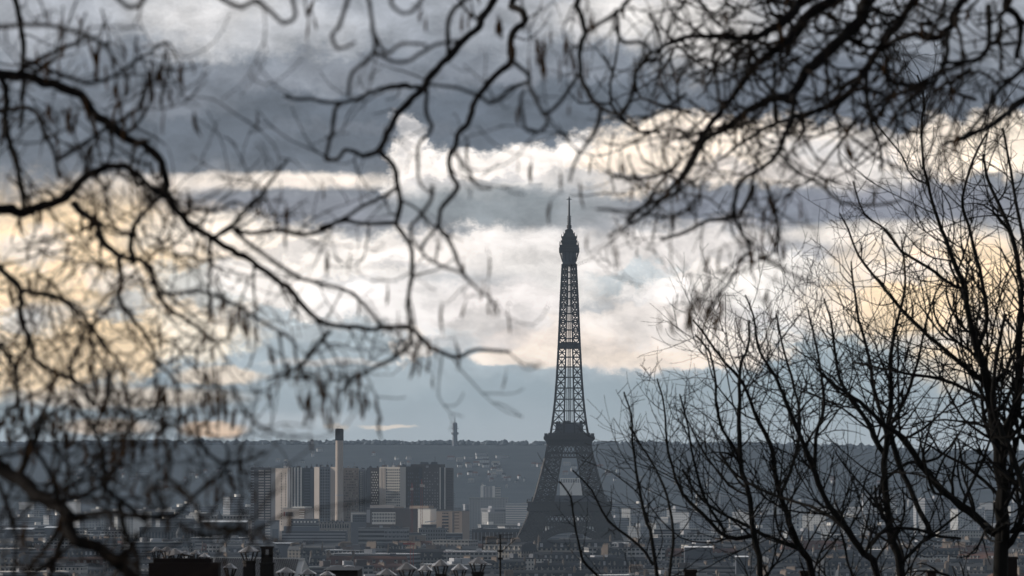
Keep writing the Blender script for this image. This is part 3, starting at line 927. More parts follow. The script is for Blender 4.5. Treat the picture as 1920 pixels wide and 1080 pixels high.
def mid_blocks():
    n, g = 'office_block', 'lower buildings at the foot of the tower blocks'
    wA = wall_mat('office_wall_pale', (.46, .45, .43), pu=3.4, pv=4.3, wu=(.3, .75), wv=(.25, .7))
    wB = wall_mat('office_wall_grey', (.17, .17, .175), pu=2.4, pv=3.6, wu=(.25, .75), wv=(.3, .8))
    wC = wall_mat('office_wall_dark', (.10, .10, .108), pu=3.0, pv=30, wu=(.3, .8), wv=(.05, .9))
    wD = wall_mat('band_wall', (.24, .24, .245), pu=400, pv=3.9, wu=(0, 1), wv=(.3, .8))
    wE = wall_mat('tan_wall', (.34, .30, .26), pu=3.6, pv=3.9, wu=(.35, .65), wv=(.3, .7), gap=.3)
    def B(label, x0, x1, yt, d, dep, w, roof=DARKROOF, cat='office building', name=n, rz=0.0):
        b = Block(name, label, cat, x0, x1, yt, d, dep, w, g, rz)
        MB().box(b.X(x0) - .3, b.X(x1) + .3, -.3, dep + .3, b.h + .004, b.h + .7).build('roof', roof, b.root)
        return b
    b = B('white topped block with zigzag stair and reddish panel in front of white ribs', 530, 577, 953.5, 4960, 14, CONC, FLATROOF, rz=R(-24))
    b.part('stepped_top', 546, 569, 950, 953.4, WHITE, -3, 20); b.part('red_panel', 536, 549, 960, 968, BROWNW, .25); b.part('stair_tower', 562, 572.5, 954, 975, TANW, .8)
    for k in range(4): b.part('stair_flight', 562.5, 572, 958 + 4.2 * k, 959.6 + 4.2 * k, WHITE, 1.2)
    b.part('red_panel', 532, 534, 960, 968, REDM, .25)
    b = B('glass building with bright roof edge and left edge', 658, 687, 961.5, 4900, 30, BLUEW, FLATROOF)
    b.part('roof_edge_glint', 658, 687, 961.3, 964.5, WHITE, 1.0); b.part('left_edge_glint', 658, 661, 964.7, 979, WHITE, .9); b.grid('window', 662, 686, 8, 966, 979, 3, .8, .7, GLASS)  # white strips paint the sunlit glint on roof and left edges
    b = B('broad building with pale upper screen and white front with three rows of windows', 687, 783, 954, 4860, 34, BROWNW, DARKROOF)
    b.part('screen', 694, 739, 947, 957.5, CONC, -1, 4); b.part('screen', 739.3, 757, 950.5, 958.5, TANW, -1, 4); b.part('pier', 687.5, 694, 955.5, 980, GREYW, .8); b.part('white_front', 697.5, 741.5, 960.5, 983, WHITE, .5)
    cw = 44 / 15 * b.s
    me = MB().box(-cw * .3, cw * .3, -.7, -.48, -1.1, 1.1).mesh('window', GLASS)
    for j in range(3):
        for i in range(15): inst('window', me, b.root, (b.X(697.5) + (i + .5) * cw, 0, b.Z(964.5 + 6 * j)))
    b = B('plain white cube shaped block behind the red crane mast', 783.5, 807, 954.5, 4830, 12, WHITE, FLATROOF, rz=R(-30))
    b.part('step_wall', 762, 798, 948.5, 954, TANW, -6, 16)
    b = B('slanted white canopy roof between the white cube and the tan block', 790, 818, 985, 4780, 20, DARKW, DARKROOF)
    r = MB(); r.box(b.X(797), b.X(817), -6, 8, 0, 1.0); o = r.build('canopy', METALROOF, b.root); o.location = (0, 0, b.Z(979)); o.rotation_euler = (0, R(-6), 0)
    b = B('tan office block with dark vertical slot and window rows', 818, 866, 958.5, 4800, 20, mat('tan_concrete', (.40, .31, .25), .85, 0, .1, .04), DARKROOF, rz=R(-22))
    b.part('slot', 848.5, 850.5, 960, 1002, DARKW, .2); b.grid('window', 829, 841, 4, 960.5, 964.5, 1, .6, .6, GLASS)
    for k in range(6): b.part('window_row', 829, 841, 967 + 5.8 * k, 970 + 5.8 * k, GLASS, .2)
    for k in range(6): b.part('window_row', 852, 861, 960.5 + 5.8 * k, 962 + 5.8 * k, BROWNW, .2)
    b = B('narrow block striped in white and black floors right of the tan block', 866.2, 875.5, 969, 4815, 20, DARKW, DARKROOF)
    b.bands('white_band', 866.2, 875.5, 970.5, 1003, 6, .55, WHITE)
    b = B('long dark block with vertical fins left of the lattice tower base', 885, 982, 993, 4400, 40, BROWNW, DARKROOF)
    b.ribs('fin', [889 + 7.2 * k for k in range(13)], 1.0, 998, 1040, GREYW, .5); b.part('parapet', 885, 982, 993.5, 998, DARKW, .8)
    b.clutter(7, 21)
    b = B('long grey block with even rows of small windows below the tan block', 785, 838, 992, 4560, 30, wB, DARKROOF)
    b.clutter(5, 22)
    b = B('dark flat block with three ribbon windows right of the long grey block', 836, 867, 1001, 4480, 26, DARKW, FLATROOF)
    for k in range(3): b.part('window_row', 838, 865, 1005 + 4.5 * k, 1007 + 4.5 * k, BLUEW, .2)
    b = B('low tan block with central dark slot', 762, 798, 1004, 4420, 24, mat('tan_concrete_low', (.30, .25, .21), .85, 0, .1, .04), FLATROOF)
    b.part('slot', 778.5, 781.5, 1006, 1016, DARKW, .2); b.part('roof_step', 766, 790, 999, 1003.5, DARKW, -4, 16)
    b = B('dark blue blank block at the foot of the leftmost tower block', 478, 497, 978, 4700, 24, DARKW, DARKROOF)
    b.part('flat_cap', 480, 522, 975.5, 978, DARKW, .6, 14)
    b = B('grey block with white balcony column beside the dark blue block', 497, 522, 977.5, 4640, 24, GREYW, DARKROOF)
    b.bands('balcony', 497.5, 507, 980, 1012, 6, .45, WHITE); b.part('blank_panel', 511, 522, 992, 1018, BLUEW, .5)
    b = B('block with long glazed attic under the tower blocks', 546, 596, 974.5, 4760, 26, wD, DARKROOF)
    b.part('attic_glass', 549, 594, 977, 980, WHITE, .2); b.ribs('post', [549 + 6.4 * k for k in range(8)], 2.6, 976.5, 981, DARKW, .35)
    b = B('stone building with arched windows under the broad tower block', 598, 656, 979, 4700, 22, wE, DARKROOF)
    b.grid('window', 599, 655, 12, 982, 991, 1, .45, .8, GLASS, .2); b.clutter(10, 23, CHIM)
    b = B('long car park like block with stacked horizontal pale bands', 528, 650, 997, 4380, 30, DARKW, DARKROOF)
    for k in range(3): b.part('pale_band', 528, 648, 1000 + 5.6 * k, 1002.2 + 5.6 * k, GREYW, .6)
    b.part('upper_storey', 532, 598, 987, 996.5, BLUEW, -5, 22); b.part('end_wall', 524.5, 529, 996, 1018, CONC, .9, 26)
    b = B('long pale grey block with square framed windows at mid distance', 672, 766, 991.5, 4350, 26, wD, DARKROOF)
    b.grid('window_frame', 720, 764, 6, 994, 1010, 2, .8, .75, GREYW, .35); b.grid('window', 720, 764, 6, 994, 1010, 2, .62, .5, GLASS, .45); b.clutter(8, 24)
    b = B('tan end block with small windows left of the leftmost tower block', 455, 471, 976, 4720, 20, CONC, FLATROOF)
    b.grid('window', 456, 470, 4, 980, 1006, 5, .4, .4, BROWNW, .2)
    b = B('long flat hall with bright roof edge under the left branches', 380, 458, 977, 4760, 60, wB, FLATROOF)
    b.part('roof_edge_glint', 381, 462, 976.3, 977.8, WHITE, 2.0, 10); b = B('second flat hall behind with pale roof edge', 396, 466, 968, 5200, 60, wA, FLATROOF)  # white strip paints the glint along the hall roof
    b.part('mast', 451, 452.2, 962, 968, WHITE, -1, 2)
    b = B('pale far slab building standing above the left city roofs', 250, 272, 963.5, 5300, 20, WHITE, FLATROOF)
    b = B('broad dark stone building with pilasters left of the spire', 262, 330, 990, 4500, 40, wC, SLATE)
    b = B('broad dark stone building with pilasters right of the spire', 346, 452, 992, 4560, 40, wC, SLATE)
    for (lab, x0, x1, yt, d, dep) in (('low hall with shining metal roof under the left branches', 376, 462, 979.5, 4560, 34), ('small hall with shining roof left of the spire', 84, 128, 990, 4420, 26),
                                      ('hall with shining roof edge near the left border', 8, 60, 993, 4380, 30), ('low building with shining roof before the lattice tower', 996, 1016, 1021.5, 4080, 22),
                                      ('long low roof shining behind the bare trees', 1284, 1336, 1027, 3400, 16), ('shed with shining roof under the leftmost tower block', 512, 548, 1019.5, 4060, 16),
                                      ('low roof shining right of the arched base', 1022, 1078, 1014, 4180, 14), ('shining roof low behind the right trees', 1380, 1402, 1045, 3100, 14)):
        b = Block('low_hall', lab, 'hall', x0, x1, yt, d, dep, DARKW, 'low halls with shining metal roofs')
        k = dep * math.tan(R(1.9)); a, c = b.X(x0) - .6, b.X(x1) + .6
        m = MB(); m.v += [(a, -.8, b.h + .02), (c, -.8, b.h + .02), (c, dep, b.h + .02 + k), (a, dep, b.h + .02 + k), (a, -.8, b.h + .3), (c, -.8, b.h + .3), (c, dep, b.h + .3 + k), (a, dep, b.h + .3 + k)]
        m.f += [(0, 3, 2, 1), (4, 5, 6, 7), (0, 1, 5, 4), (1, 2, 6, 5), (2, 3, 7, 6), (3, 0, 4, 7)]
        m.build('roof', METALROOF, b.root)
        MB().box(a + .7, c - .7, dep - .4, dep - .1, b.h - 1, b.h + k).build('back_wall', DARKW, b.root)
    # domed lantern and domed church
    r = empty('domed_turret', (P(339, 861, 4420).x, 4420, 0), 0, 'dark turret with little lantern and finial among left roofs', 'turret', None)
    s = 4420 / F
    z = lambda y: P(0, y, 4420).z
    MB().lathe([(9 * s, -2), (9 * s, z(1003)), (10 * s, z(1002)), (8.5 * s, z(997)), (5 * s, z(991)), (3.2 * s, z(989))], sides=16).build('dome', SLATE, r)
    MB().lathe([(3.2 * s, z(989)), (2.6 * s, z(983)), (3.4 * s, z(982.5)), (2.6 * s, z(979.5)), (1.0 * s, z(978))], sides=10).build('lantern', SLATE, r)
    MB().lathe([(.9 * s, z(978)), (.3 * s, z(975)), (.1 * s, z(973))], sides=6).build('finial', SLATE, r)
    r = empty('domed_church', (P(411.5, 861, 5000).x, 5000, 0), 0, 'dark ribbed church dome behind the flat halls on the left', 'church', None)
    s = 5000 / F
    z = lambda y: P(0, y, 5000).z
    MB().lathe([(6.5 * s, -2), (6.5 * s, z(974)), (7 * s, z(973.5)), (6 * s, z(968)), (3.2 * s, z(963.5)), (1.2 * s, z(962))], sides=16).build('dome', SLATE, r)
    MB().lathe([(1.2 * s, z(962)), (1.2 * s, z(959.5)), (.2 * s, z(957))], sides=8).build('lantern', SLATE, r)
    # flag
    r = empty('flagpole', (P(341.5, 861, 3950).x, 3950, 0), 0, 'dark flag blowing to the right from a thin pole', 'flag')
    zz = lambda y: P(0, y, 3950).z; s = 3950 / F
    MB().beam((0, 0, 0), (0, 0, zz(951)), .3).build('pole', DARKW, r)
    f = MB(); nx = 9
    for i in range(nx):
        for j in range(2):
            u = i / (nx - 1)
            f.v.append((u * 15.5 * s, .5 * math.sin(u * 9), zz(953.5 + 6.5 * u if j == 0 else 963.5 - 0.8 * u) ))
    for i in range(nx - 1): f.f.append((2 * i, 2 * i + 1, 2 * i + 3, 2 * i + 2))
    n0 = len(f.v)
    fo = f.build('flag', DARKW, r); sm = fo.modifiers.new('thick', 'SOLIDIFY'); sm.thickness = .05
    # red tower cranes
    for (x, yt, lab) in ((772.5, 915, 'thin red lattice crane mast left of the white cube block'), (790.5, 908, 'thin red lattice crane mast with pale cab before the white cube block')):
        d = 4760; s = d / F
        r = empty('construction_crane', (P(x, 861, d).x, d, 0), 0, lab, 'crane', None)
        zt = P(0, yt, d).z; m = MB(); hw = .9
        for (i, j) in ((-1, -1), (1, -1), (1, 1), (-1, 1)): m.beam((i * hw, j * hw, 0), (i * hw, j * hw, zt), .28)
        for k in range(int(zt / 2)):
            q = -1 if k % 2 else 1
            m.beam((-hw * q, -hw, 2 * k), (hw * q, -hw, 2 * k + 2), .2); m.beam((-hw, -hw * q, 2 * k), (-hw, hw * q, 2 * k + 2), .2)
        m.build('mast', REDM, r)
        j = MB(); j.beam((0, -12, zt + .4), (0, 34, zt + .4), .8); j.beam((0, 0, zt), (0, 0, zt + 5), .6); j.beam((0, 0, zt + 5), (0, 30, zt + .8), .25); j.beam((0, 0, zt + 5), (0, -12, zt + .8), .25)
        j.build('jib', REDM, r); MB().box(-1.6, 1.6, -13, -9.5, zt - 2.2, zt + .2).build('counterweight', CONC, r); MB().box(-1.2, 3.2 if x > 780 else 1.2, -1.5, 1.2, zt - 2.6, zt - .4).build('cab', CONC if x > 780 else REDM, r)
    d = 3300
    r = empty('construction_crane', (P(772.5, 861, d).x, d, 0), 0, 'dull red crane mast low among the roofs above the zinc chimney caps', 'crane'); zt = P(0, 1021, d).z
    m = MB()
    for (i, j) in ((-1, -1), (1, -1), (1, 1), (-1, 1)): m.beam((i * 1.1, j * 1.1, 0), (i * 1.1, j * 1.1, zt), .3)
    for k in range(int(zt / 2)):
        q = -1 if k % 2 else 1
        m.beam((-1.1 * q, -1.1, 2 * k), (1.1 * q, -1.1, 2 * k + 2), .2)
    m.build('mast', REDM, r); MB().box(-6, 2, -1, 1, zt, zt + 1.1).build('jib', REDM, r)
    # far buildings
    b = Block('far_tower_block', 'pale high rise slab standing alone before the far hill', 'tower block', 901, 928, 911.5, 6500, 22, GREYW)
    b.part('pilaster', 901, 906.5, 911.5, 945, WHITE, .6); b.part('pilaster', 923, 928, 911.5, 945, WHITE, .6); b.ribs('mullion', (911, 917), 1, 913, 945, WHITE, .4)
    b.part('balcony_wing', 928.2, 938.5, 912.5, 945, BLUEW, -2, 20)
    for k in range(10): b.part('balcony', 928.5, 938.5, 914 + 3 * k, 915.3 + 3 * k, WHITE, -.6)
    b.clutter(4, 31, WHITE)
    b = Block('colonnaded_building', 'pale building with tall columns seen through the lattice tower legs', 'public building', 1050, 1092, 896.5, 7000, 20, DARKW)
    b.ribs('column', [1051 + 3.2 * k for k in range(13)], 1.6, 898, 905, WHITE, .8); b.part('cornice', 1050, 1092, 896.4, 898.3, WHITE, 1.0); b.part('base_wall', 1050, 1092, 905, 950, WHITE, .9)
    wF = wall_mat('far_wall_white', (.62, .62, .60), pu=5.2, pv=4.6, wu=(.3, .7), wv=(.2, .75), win=(.14, .15, .17))
    b = Block('housing_slab', 'long white slab with regular dark windows behind the bare trees', 'housing block', 1412, 1504, 951, 5600, 20, wF)
    b.clutter(6, 33, GREYW)
    b = Block('housing_slab', 'pale slab with horizontal floor lines just left of the lattice tower', 'housing block', 948, 990, 944, 5700, 20, GREYW)
    b.bands('floor_band', 948, 990, 947, 985, 9, .45, WHITE)
    b = Block('housing_slab', 'tall hazy slab far right behind the bare tree trunks', 'housing block', 1618, 1680, 925, 6300, 20, GREYW)
    b.bands('floor_band', 1618, 1680, 928, 975, 12, .4, WHITE)
    # telecom tower on the ridge
    d = 9450; s = d / F; p = P(853, 861, d)
    r = empty('telecom_tower', (p.x, d, hill_z(p.x, d)), 0, 'concrete telecom tower with ringed platforms and thin mast on hill crest', 'tower')
    zz = lambda y: P(0, y, d).z - hill_z(p.x, d)
    m = MB().lathe([(5.2 * s, -3), (4.6 * s, zz(815)), (4.2 * s, zz(793.5)), (2.8 * s, zz(792))], sides=14).build('shaft', BLUEW, r)
    for (y0, y1, rr) in ((815, 810.5, 7.2), (804, 803, 7.4), (800.6, 799.8, 6.6), (796.5, 795.8, 5.4)):
        MB().lathe([(rr * s * .9, zz(y0)), (rr * s, zz((y0 + y1) / 2)), (rr * s * .95, zz(y1))], sides=16).build('platform', BLUEW, r)
    MB().lathe([(.9 * s, zz(792)), (.8 * s, zz(783)), (.35 * s, zz(782)), (.3 * s, zz(774))], sides=6).build('mast', BLUEW, r)

hero_towers()
mid_blocks()

# ================================================================ ordinary city
def city():
    rng = random.Random(11)
    walls = {'cream': wall_mat('stone_front_cream', (.24, .22, .195), pu=2.5), 'grey': wall_mat('stone_front_grey', (.17, .168, .168), pu=2.2),
             'tan': wall_mat('stone_front_tan', (.21, .17, .14), pu=2.7), 'dark': wall_mat('stone_front_dark', (.11, .107, .108), pu=2.3)}
    roofs = {'zinc': ZINC, 'slate': SLATE, 'tile': TILE}
    protos = {}
    def proto(wk, rk, v):
        key = (wk, rk, v)
        if key in protos: return copy_tree(protos[key])
        q = random.Random(repr(key))
        w, dp, h = q.uniform(30, 46), q.uniform(13, 18), 20.0
        r = empty('apartment_building', (0, 0, 0))
        MB().box(-w / 2, w / 2, 0, dp, -3, h).build('wall', walls[wk], r)
        m = MB()
        m.box(-w / 2 - .5, w / 2 + .5, -.55, dp + .55, h + .004, h + .4)
        m.frustum(-w / 2, w / 2, -.1, dp + .1, h + .4, 0.4, 1.5, h + 3.6)
        m.frustum(-w / 2 + .4, w / 2 - .4, 1.4, dp - 1.4, h + 3.603, .4, dp / 2 - 2.2, h + 5.0)
        ro = m.build('roof', roofs[rk], r)
        n = int(w / 3.4)
        for k in range(n):
            if q.random() < .15: continue
            x = -w / 2 + (k + .5) * w / n
            d = MB().box(x - .75, x + .75, .05, 2.0, h + .8, h + 2.9)
            d.build('dormer', walls['cream'] if q.random() < .8 else GREYW, ro)
        for k in range(q.randint(2, 4)):
            x = q.choice((-w / 2 + .8, -w / 6, w / 6, w / 2 - .8)) + q.uniform(-.5, .5)
            y0 = q.uniform(1, 4); ln = q.uniform(3, dp - 5)
            c = MB().box(x - .45, x + .45, y0, y0 + ln, h + 1, h + q.uniform(5.2, 7.4))
            zt = c.v[-1][2]
            for t in range(int(ln / .7)):
                c.box(x - .16, x + .16, y0 + .3 + t * .7, y0 + .62 + t * .7, zt, zt + q.uniform(.5, 1.2))
            c.build('chimney', CHIM, ro)
        if q.random() < .5:
            x = q.uniform(-w / 3, w / 3); MB().box(x - 1.5, x + 1.5, dp * .4, dp * .4 + 3, h + 4, h + 6.5).build('roof_hut', DARKW, r)
        protos[key] = r
        return r
    def region(px):
        if px < 440: return 'under the left branches'
        if px < 960: return 'below the tower blocks'
        if px < 1190: return 'before the lattice tower'
        return 'behind the bare right trees'
    hgt = ('low', 'medium height', 'tall')
    y = 2380.0
    row = 0
    while y < 4560:
        half = (1000 / F) * y
        x = -half + rng.uniform(-20, 10)
        while x < half:
            wk = rng.choices(('cream', 'grey', 'tan', 'dark'), (3, 4, 2, 3))[0]
            rk = rng.choices(('zinc', 'slate', 'tile'), (6, 3, 1.2))[0]
            px = 960 + (x + 18) / y * F
            lim = 4560 if (px < 380 or px > 1200) else (4150 if px > 930 else 4280)
            sx = rng.uniform(.75, 1.5); sz = rng.uniform(.82, 1.22)
            if rng.random() < .10: sz *= 1.15
            if y > 3900: sz = min(sz, 1.0)
            wid = 38 * sx
            if y < lim and rng.random() > .06:
                o = proto(wk, rk, rng.randint(0, 2))
                yy = y + rng.uniform(-26, 26)
                o.location = (x + wid / 2, yy, 0)
                o.rotation_euler = (0, 0, R(rng.choice((0, 0, 0, 25, -25, 50, -40, 10)) + rng.uniform(-5, 5)))
                o.scale = (sx, rng.uniform(.9, 1.3), sz)
                k = 0 if sz < .93 else (1 if sz < 1.09 else 2)
                dist = 'near' if y < 3000 else ('middle' if y < 3700 else 'distant')
                rn = {'zinc': 'zinc', 'slate': 'dark slate', 'tile': 'red tile'}[rk]
                tag(o, f'{dist} {hgt[k]} {wk} apartment building, {rn} roof, {region(px)}', 'apartment building', 'Parisian apartment buildings filling the low city')
            x += wid + rng.uniform(-2, 12)
        y += 92 + row * 5
        row += 1
    # flat roofed modern blocks scattered in the same city
    wm = [wall_mat('modern_wall_a', (.32, .31, .30), pu=3.2, pv=3.0, wu=(.15, .85), wv=(.35, .8)), wall_mat('modern_wall_b', (.42, .40, .37), pu=2.6, pv=3.0, wu=(.3, .7), wv=(.3, .75)),
          wall_mat('modern_wall_c', (.16, .16, .17), pu=200, pv=3.0, wu=(0, 1), wv=(.4, .85))]
    for k in range(64):
        y = rng.uniform(2700, 4250) if k < 48 else rng.uniform(4300, 4600)
        px = rng.uniform(0, 1900) if k < 48 else rng.choice((rng.uniform(0, 250), rng.uniform(1250, 1900)))
        if 930 < px < 1200 and y > 4050: continue
        w, dp, h = rng.uniform(22, 60), rng.uniform(13, 24), rng.uniform(23, 30)
        a = rng.choice((0, 1, 2)); rf = rng.choice((FLATROOF, DARKROOF, ZINC, METALROOF))
        r = empty('modern_block', (P(px, 861, y).x, y, 0), R(rng.uniform(-25, 25)),
                  f"{'pale' if a < 2 else 'dark'} flat roofed block with {('ribbon', 'punched', 'banded')[a]} windows and {'white' if rf is FLATROOF else ('shiny' if rf is METALROOF else 'grey')} roof, {region(px)}", 'modern block', 'flat roofed blocks among the low roofs')
        MB().box(-w / 2, w / 2, 0, dp, -3, h).build('wall', wm[a], r)
        MB().box(-w / 2 - .4, w / 2 + .4, -.4, dp + .4, h + .004, h + .8).build('roof', rf, r)
        for j in range(rng.randint(1, 3)):
            x = rng.uniform(-w / 3, w / 3); q = rng.uniform(1.5, 4)
            MB().box(x - q, x + q, dp * .3, dp * .7, h + .8, h + rng.uniform(2.2, 4.5)).build('roof_housing', rng.choice((GREYW, BROWNW, DARKW)), r)
    # pale housing beyond the river
    wf = [wall_mat('far_wall_a', (.29, .30, .315), pu=3.1, pv=3.0, wu=(.25, .75), wv=(.35, .85), win=(.12, .13, .15)), wall_mat('far_wall_b', (.38, .38, .375), pu=3.5, pv=3.0, wu=(.3, .7), wv=(.3, .8), win=(.16, .17, .19)),
          wall_mat('far_wall_c', (.22, .225, .24), pu=300, pv=3.0, wu=(0, 1), wv=(.4, .9), win=(.12, .13, .14))]
    k = 0
    y = 5300.0
    while y < 7350:
        half = 1000 / F * y
        x = -half
        while x < half:
            w = rng.uniform(16, 52); h = rng.choice((14, 18, 20, 24, 28, 33)) * rng.uniform(.85, 1.15)
            if rng.random() < .06: h = rng.uniform(42, 54)
            px = 960 + (x + w / 2) / y * F
            if rng.random() > .2:
                a = rng.randint(0, 2)
                dp = rng.uniform(12, 22)
                dist = 'nearer' if y < 6000 else ('middle' if y < 6700 else 'farthest')
                col = ('light grey', 'cream white', 'mid grey')[a]
                hh = 'low' if h < 22 else ('tall' if h > 38 else 'medium height')
                r = empty('housing_block', (x + w / 2, y + rng.uniform(-40, 40), 0), R(rng.choice((0, -40, 35, 15)) + rng.uniform(-12, 12)), f'hazy {hh} {col} housing block, {dist} rows, {region(px)}', 'housing block', 'hazy housing blocks before the far hill')
                MB().box(-w / 2, w / 2, 0, dp, -3, h).build('wall', wf[a], r)
                MB().box(-w / 2 - .5, w / 2 + .5, -.5, dp + .5, h + .004, h + .9).build('roof', rng.choice((FLATROOF, FLATROOF, GREYW, DARKROOF)), r)
                if rng.random() < .5:
                    q = rng.uniform(-w / 3, w / 3); MB().box(q - 3, q + 3, 3, 9, h + .9, h + 4).build('roof_housing', rng.choice((WHITE, GREYW)), r)
                k += 1
            x += w + rng.uniform(0, 22)
        y += 205
    # houses on the hillside
    hw_ = [wall_mat('hill_house_white', (.48, .48, .47), pu=4.5, pv=3.0, wu=(.3, .7), wv=(.3, .75), win=(.2, .2, .22)), wall_mat('hill_house_grey', (.36, .36, .37), pu=4.0, pv=3.0, wu=(.3, .7), wv=(.3, .75), win=(.16, .17, .18))]
    spots = [(268, 890, 24), (160, 873, 6), (172, 876, 8), (188, 880, 7), (205, 884, 6), (225, 882, 8), (150, 886, 7), (95, 905, 10), (300, 905, 8), (360, 890, 8), (385, 886, 7), (410, 884, 9),
             (845, 861, 14), (862, 864, 12), (880, 860, 16), (903, 853, 20), (905, 859, 22), (906, 866, 20), (908, 873, 18), (893, 871, 12), (880, 876, 10), (884, 889, 12), (930, 875, 8), (934, 881, 11), (936, 888, 12),
             (925, 892, 9), (945, 894, 8), (955, 900, 7), (943, 858, 24), (975, 896, 5), (1000, 873, 8), (1015, 874, 14), (1062, 873, 14), (1075, 878, 8), (767, 861, 9), (745, 861, 7), (700, 853, 6), (600, 846, 10), (586, 848, 8),
             (1125, 878, 12), (1140, 890, 10), (1160, 884, 8), (1200, 900, 10), (1250, 893, 9), (1330, 903, 12), (1390, 898, 9), (1480, 905, 14), (1560, 900, 10), (1650, 908, 12), (1760, 905, 10), (520, 866, 7), (535, 868, 6)]
    spots += [(px + rng.uniform(-22, 22), py + rng.uniform(3, 22), wpx * rng.uniform(.5, .9)) for (px, py, wpx) in spots]
    for (px, py, wpx) in spots:
        d = 7300.0
        while d < 9500 and P(px, py, d).z > hill_z(P(px, py, d).x, d): d += 10
        d -= 20
        p = P(px, py, d); s = d / F
        w, h = wpx * s, max(6.0, rng.uniform(5, 8))
        reg = 'left of the tower blocks' if px < 500 else ('above the tower blocks' if px < 830 else ('left of the lattice tower' if px < 1040 else ('between or beside the lattice tower legs' if px < 1190 else 'behind the bare right trees')))
        big = 'long terraced' if wpx >= 16 else ('small' if wpx < 9 else 'mid sized')
        zb = hill_z(p.x, d)
        r = empty('hillside_house', (p.x, d, zb), R(rng.uniform(-15, 15)), f'{big} pale building on the far hillside {reg}', 'house', 'pale houses on the wooded far hillside')
        top = p.z - zb + h / 2
        MB().box(-w / 2, w / 2, 0, 10, -6, top).build('wall', hw_[rng.randint(0, 1)], r)
        if wpx >= 16: MB().box(-w / 2 - .5, w / 2 + .5, -.5, 10.5, top + .004, top + .8).build('roof', FLATROOF, r)
        else:
            m = MB(); m.frustum(-w / 2 - .4, w / 2 + .4, -.4, 10.4, top + .004, 1.0, 5.2, top + 3.2); m.build('roof', rng.choice((TILE, SLATE, FLATROOF)), r)
city()

